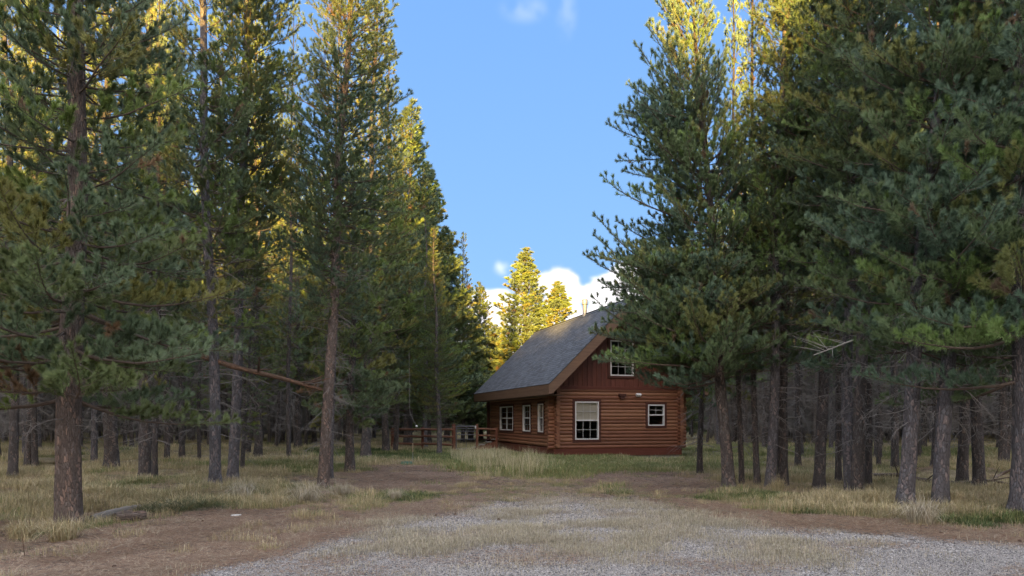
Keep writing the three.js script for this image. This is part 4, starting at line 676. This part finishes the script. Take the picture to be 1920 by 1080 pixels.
{
  const kinds = {
    dry_grass: [blades(1, 85, 0.34, 0.08, 0.5, 0.007, 0.95, straw), 'golden dry grass covering the forest floor'],
    short_grass: [blades(2, 60, 0.34, 0.04, 0.17, 0.006, 0.9, grey), 'short bleached grass growing through the gravel and litter'],
    green_grass: [blades(3, 90, 0.34, 0.08, 0.26, 0.007, 0.7, [...greens, ...greens, straw[3]]), 'green grass round the cabin and on the lawn strip'],
    lush_grass: [blades(4, 120, 0.3, 0.05, 0.16, 0.007, 0.7, deepgreen), 'low deep green turf patches'],
  };
  const R = rng(99), put = { dry_grass: [[], []], short_grass: [[], []], green_grass: [[], []], lush_grass: [[], []] }, q = new THREE.Object3D();
  const inHouse = (x, z) => { const A = 16.7 * Math.PI / 180, dx = x - 1.78, dz = z + 30, u = dx * Math.cos(A) - dz * Math.sin(A), v = dx * Math.sin(A) + dz * Math.cos(A); return u > -0.1 && u < 6.1 && v < (u > 3.2 ? 0.9 : 0.1) && v > -11.5; };
  for (const [tx, tz] of taken.slice(0, HERO.length)) if (-tz < 26) for (let k = 0; k < 12; k++) { // tufts round the feet of the pines
    const a = k * 0.52 + R(), rr = 0.24 + 0.25 * R(), x = tx + Math.cos(a) * rr, z = tz + Math.sin(a) * rr, kind = R() < 0.6 ? 'dry_grass' : 'short_grass', s = 0.35 + 0.4 * R(); q.position.set(x, ground(x, z), z); q.rotation.y = R() * 6.28; q.scale.set(s, s, s); q.updateMatrix(); put[kind][0].push(q.matrix.clone()); const v = 0.7 + 0.4 * R(); put[kind][1].push(rgb(v, v, v));
  }
  for (let i = 0; i < 60000; i++) {
    const py = 806 + 300 * Math.pow(R(), 1.15), px = -80 + 2080 * R(), [x, z] = at(px, py); if (-z > 75 || inHouse(x, z)) continue;
    const g = zone(x, z), u = R(), d = -z, far = 1 + Math.max(0, d - 14) * 0.028; let kind, s = 1;
    const patch = 0.5 + g.n * 1.6 + g.n2;
    if (u < g.gravel) { if (R() > 0.5 * smooth(0.3, 0.85, patch) * smooth(7.2, 9.5, d) * smooth(5, 3.4, x) * smooth(-3.2, -1.5, x) + 0.004) continue; kind = 'short_grass'; s = 0.55 + 0.4 * R(); }
    else if (u < g.gravel + g.litter) { if (R() > 0.13 * smooth(0.3, 0.8, patch)) continue; kind = R() < 0.88 ? 'short_grass' : 'dry_grass'; s = 0.55; }
    else if (u < g.gravel + g.litter + g.green) { if (R() > 0.8) continue; kind = (d < 16 || (x < 0 && d < 36 && d > 27)) && R() < 0.75 ? 'lush_grass' : 'green_grass'; s = 0.7 + 0.4 * R(); if (kind === 'green_grass' && x > -2 && x < 1.8 && d > 20 && d < 28) s *= 1.35; }
    else { if (R() > (x > -2.8 && x < 4.2 && d < 23 ? 0.5 : 0.8) * smooth(0.1, 0.75, patch) + 0.07) continue; const gr = fbm2(x * 0.45 + 5, z * 0.45 + 70, 3), yard = x > -2.5 && x < 4; kind = R() < (gr > 0.5 ? 0.4 : 0.85) - (yard ? 0.25 : 0) ? 'dry_grass' : R() < 0.4 ? 'short_grass' : 'green_grass'; s = (yard ? 0.3 : 0.36) + (yard ? 0.3 : 0.5) * R() * R() + (yard ? 0.1 : 0.25) * smooth(0.45, 0.7, patch); }
    q.position.set(x, ground(x, z), z); q.rotation.y = R() * 6.28; q.scale.set(s * far, s * (0.8 + 0.35 * R()) * Math.sqrt(far), s * far); q.updateMatrix(); put[kind][0].push(q.matrix.clone()); const v = 0.75 + 0.45 * R() + 0.25 * g.n; put[kind][1].push(rgb(v, v * (0.97 + 0.06 * R()), v));
  }
  // taller pale stalks left of the cabin front
  const tall = blades(6, 60, 0.3, 0.3, 0.85, 0.007, 0.45, [[0.55, 0.5, 0.33], [0.5, 0.47, 0.28], [0.36, 0.38, 0.18], [0.62, 0.56, 0.4]]), tm = [];
  for (let i = 0; i < 75; i++) { const px = 945 + 95 * (R() + R() - 1) * 1.1, py = 873 + 28 * (R() + R() - 1), [x, z] = at(px, py); if (inHouse(x, z)) continue; q.position.set(x, ground(x, z), z); q.rotation.y = R() * 6.28; const s = 0.6 + 0.6 * R(); q.scale.set(s, s, s); q.updateMatrix(); tm.push(q.matrix.clone()); }
  stuff('tall_grass', tall, grassMat, tm, null, 'tall pale seed grass standing before the left corner of the cabin', 'grass');
  for (const k in kinds) { stuff(k, kinds[k][0], grassMat, put[k][0], put[k][1], kinds[k][1], 'grass'); console.log(k, put[k][0].length); }
  // tussocks that arch outwards
  const tuss = [[455, 936, 0.95, 'grey arching tussock left of the foot of the leaning pale pine', grey], [577, 944, 1.05, 'broad straw tussock spilling below the leaning pale pine', grey], [520, 950, 0.7, 'small golden tussock between two grey arching ones', straw], [640, 932, 0.75, 'loose pale tussock right of the foot of the leaning pale pine', grey], [120, 1010, 0.9, 'flattened straw tussock in front of the thickest pine', straw], [40, 1002, 0.8, 'straw tussock left of the thickest pine at the picture edge', straw],
    [1728, 985, 1.0, 'pale starry tussock between the two leaning grey pines', grey], [1640, 955, 0.8, 'straw tussock left of the large grey-flaked pine', straw], [1458, 926, 0.75, 'golden upright tussock in front of the grey and black twin pines', straw], [742, 938, 0.6, 'pale tuft on the green patch at the gravel edge', grey], [1795, 960, 0.7, 'straw tussock at the right foot of the smooth leaning pine', straw]];
  tuss.forEach(([px, py, s, label, cols], i) => { const [x, z] = at(px, py), up = label.includes('upright'); const m = part('grass_tussock', blades(200 + i, 330, 0.16, 0.35, 0.75, 0.0065, up ? 0.5 : 1.25, cols), grassMat); m.position.set(x, ground(x, z), z); m.scale.setScalar(s); tag(m, label, 'grass tussock'); });
  // dark green creeping juniper
  const [jx, jz] = at(345, 955), T = new Tri(9000), J = rng(7);
  for (let i = 0; i < 620; i++) { const a = J() * 6.28, r = Math.sqrt(J()), x = Math.cos(a) * r * 0.85, z = Math.sin(a) * r * 0.5, b = J() * 6.28, L = 0.12 + 0.16 * J(), up = 0.35 + 0.5 * J(), y0 = 0.16 * (1 - r * r) * J(); for (let k = 0; k < 16; k++) { const f = k / 16 * L, px_ = x + Math.cos(b) * f, pz = z + Math.sin(b) * f, py_ = y0 + f * up, c = J() < 0.7 ? [0.07, 0.095, 0.035] : [0.11, 0.13, 0.045], e = J() * 6.28; T.add(px_, py_, pz, px_ + 0.008, py_, pz + 0.006, px_ + Math.cos(e) * 0.03 + Math.cos(b) * 0.03, py_ + 0.03 * J(), pz + Math.sin(e) * 0.03 + Math.sin(b) * 0.03, ...c); } }
  const jm = part('juniper_shrub', T.geo(), needleMats[0]); jm.position.set(jx, ground(jx, jz), jz); tag(jm, 'low dark green creeping juniper at the edge of the left litter', 'shrub');
}

// ------------------------------------------------------------------ gravel, needle litter, cones
{
  const R = rng(404);
  const stones = (n, rad, s0, s1, cols, seed) => { const Q = rng(seed), T = new Tri(n * 8 + 4); for (let i = 0; i < n; i++) { const a = Q() * 6.28, r = rad * Math.sqrt(Q()), x = Math.cos(a) * r, z = Math.sin(a) * r, s = lerp(s0, s1, Q() * Q()), c = cols[Math.floor(Q() * cols.length)], v = 0.7 + 0.6 * Q(), t = Q() * 6.28, P = []; for (let k = 0; k < 4; k++) { const w = t + k * 1.571 + (Q() - 0.5) * 0.7, e = s * (0.7 + 0.5 * Q()); P.push([x + Math.cos(w) * e, s * (Q() * 0.35), z + Math.sin(w) * e]); } const top = [x + (Q() - 0.5) * s * 0.6, s * (0.65 + 0.35 * Q()), z + (Q() - 0.5) * s * 0.6]; for (let k = 0; k < 4; k++) T.add(...P[(k + 1) % 4], ...P[k], ...top, c[0] * v, c[1] * v, c[2] * v); } return T.geo(); };
  const cols = [[0.31, 0.30, 0.285], [0.26, 0.255, 0.25], [0.21, 0.205, 0.205], [0.37, 0.355, 0.33], [0.15, 0.145, 0.145], [0.32, 0.275, 0.22], [0.5, 0.485, 0.46]];
  const gm = std(0xffffff, { vertexColors: true, roughness: 0.85 }), needles = (n, rad, seed) => { const Q = rng(seed), T = new Tri(n + 4), pal = [[0.33, 0.20, 0.125], [0.27, 0.165, 0.105], [0.40, 0.27, 0.18], [0.21, 0.135, 0.095], [0.5, 0.40, 0.28]]; for (let i = 0; i < n; i++) { const a = Q() * 6.28, r = rad * Math.sqrt(Q()), x = Math.cos(a) * r, z = Math.sin(a) * r, b = Q() * 6.28, L = 0.05 + 0.08 * Q(), w = 0.0032 + 0.002 * Q(), y = 0.003 + 0.02 * Q(), c = pal[Math.floor(Q() * 5)]; T.add(x - Math.sin(b) * w, y, z + Math.cos(b) * w, x + Math.sin(b) * w, y, z - Math.cos(b) * w, x + Math.cos(b) * L, y + 0.02 * (Q() - 0.3), z + Math.sin(b) * L, ...c); } return T.geo(); };
  const q = new THREE.Object3D(), G = [], GC = [], L = [], S = [], B = [], K = [];
  for (let i = 0; i < 26000; i++) {
    const py = 862 + 250 * Math.pow(R(), 0.85), px = -60 + 2040 * R(), [x, z] = at(px, py), g = zone(x, z), u = R(), d = -z, far = 1 + Math.max(0, d - 9) * 0.05;
    q.position.set(x, ground(x, z), z); q.rotation.y = R() * 6.28; q.scale.set(far, 1 + (far - 1) * 0.4, far); q.updateMatrix(); const m = q.matrix.clone();
    if (u < g.gravel) { if (R() < 0.75) { G.push(m); const v = 0.85 + 0.25 * R() + 0.3 * g.n2; GC.push(rgb(v, v, v)); } else if (R() < 0.02 + 0.2 * smooth(0.95, 0.6, g.gravel)) L.push(m); }
    else if (u < g.gravel + g.litter) { L.push(m); if (R() < 0.4) S.push(m); if (R() < 0.35) K.push(m); } else { if (R() < 0.16) L.push(m); if (R() < 0.1) K.push(m); }
  }
  for (let i = 0; i < 900; i++) { const py = 900 + 200 * R(), px = 2000 * R(), [x, z] = at(px, py), g = zone(x, z); if (g.gravel + g.litter < 0.5) continue; q.position.set(x, ground(x, z), z); q.scale.set(1, 1, 1); q.updateMatrix(); B.push(q.matrix.clone()); }
  stuff('gravel', stones(150, 0.3, 0.007, 0.024, cols, 1), gm, G, GC, 'grey crushed gravel covering the driveway', 'gravel');
  stuff('loose_gravel', stones(14, 0.35, 0.008, 0.022, cols, 2), gm, [...S, ...B], null, 'stray pale pebbles scattered over the litter and gravel', 'gravel');
  stuff('needle_litter', needles(260, 0.36, 3), grassMat, L, null, 'reddish brown fallen pine needles along the gravel edge', 'needle litter');
  { // small broken twigs
    const Q = rng(61), w = new Wood(); for (let i = 0; i < 16; i++) { const a = Q() * 6.28, rr = 0.36 * Math.sqrt(Q()), b = Q() * 6.28, L = 0.05 + 0.16 * Q() * Q(), p = V(Math.cos(a) * rr, 0.012, Math.sin(a) * rr), d = V(Math.cos(b), 0.1 * Q(), Math.sin(b)), e = V(-d.z, 0, d.x).multiplyScalar(0.15 * (Q() - 0.5)), r0 = 0.002 + 0.004 * Q(); w.tube([p, p.clone().addScaledVector(d, L * 0.5).addScaledVector(e, L), p.clone().addScaledVector(d, L)], [r0, r0 * 0.9, r0 * 0.5], 4); }
    stuff('twig_litter', w.geo(), std(0xffffff), K, K.map(() => { const v = 0.12 + 0.33 * Q() * Q(); return rgb(v, v * 0.86, v * 0.72); }), 'small broken twigs strewn over the needle litter', 'twigs');
  }
  console.log('gravel', G.length, 'litter', L.length);
  // fallen cones
  const cg = (() => { const a = []; for (let k = 0; k < 7; k++) for (let j = 0; j < 8; j++) { const w = j * 0.785 + k * 0.39, r = 0.019 * Math.sin((k + 0.8) / 7.6 * Math.PI) + 0.004, y = (k - 3) * 0.0095; a.push(new THREE.ConeGeometry(0.008, 0.016, 4).rotateZ(-1.9).translate(r, y, 0).rotateY(w)); } return merge(a); })();
  const cm = std(rgb(0.12, 0.075, 0.05)); const first = part('pine_cone', cg, cm); let used1 = false;
  for (const [px, py] of [[214, 1065], [791, 968], [650, 973], [817, 968], [793, 1035], [799, 885], [812, 905], [798, 870], [854, 966], [1078, 1022], [1190, 905], [380, 980], [328, 1035], [935, 976], [1460, 1030], [1765, 1004], [1912, 1020], [590, 968], [510, 1009], [1215, 912]]) {
    const [x, z] = at(px, py), m = used1 ? first.clone() : first; if (used1) { m.name = numbered('pine_cone'); scene.add(m); } used1 = true;
    m.position.set(x, ground(x, z) + 0.024, z); m.rotation.set(1.4 + 0.3 * R(), R() * 6.28, 0.5 * R()); m.scale.setScalar(0.65 + 0.3 * R()); tag(m, 'small dark pine cone lying on the gravel and needle litter', 'pine cone', 'pine cones scattered on the ground');
  }
}
renderer.render(scene, camera);
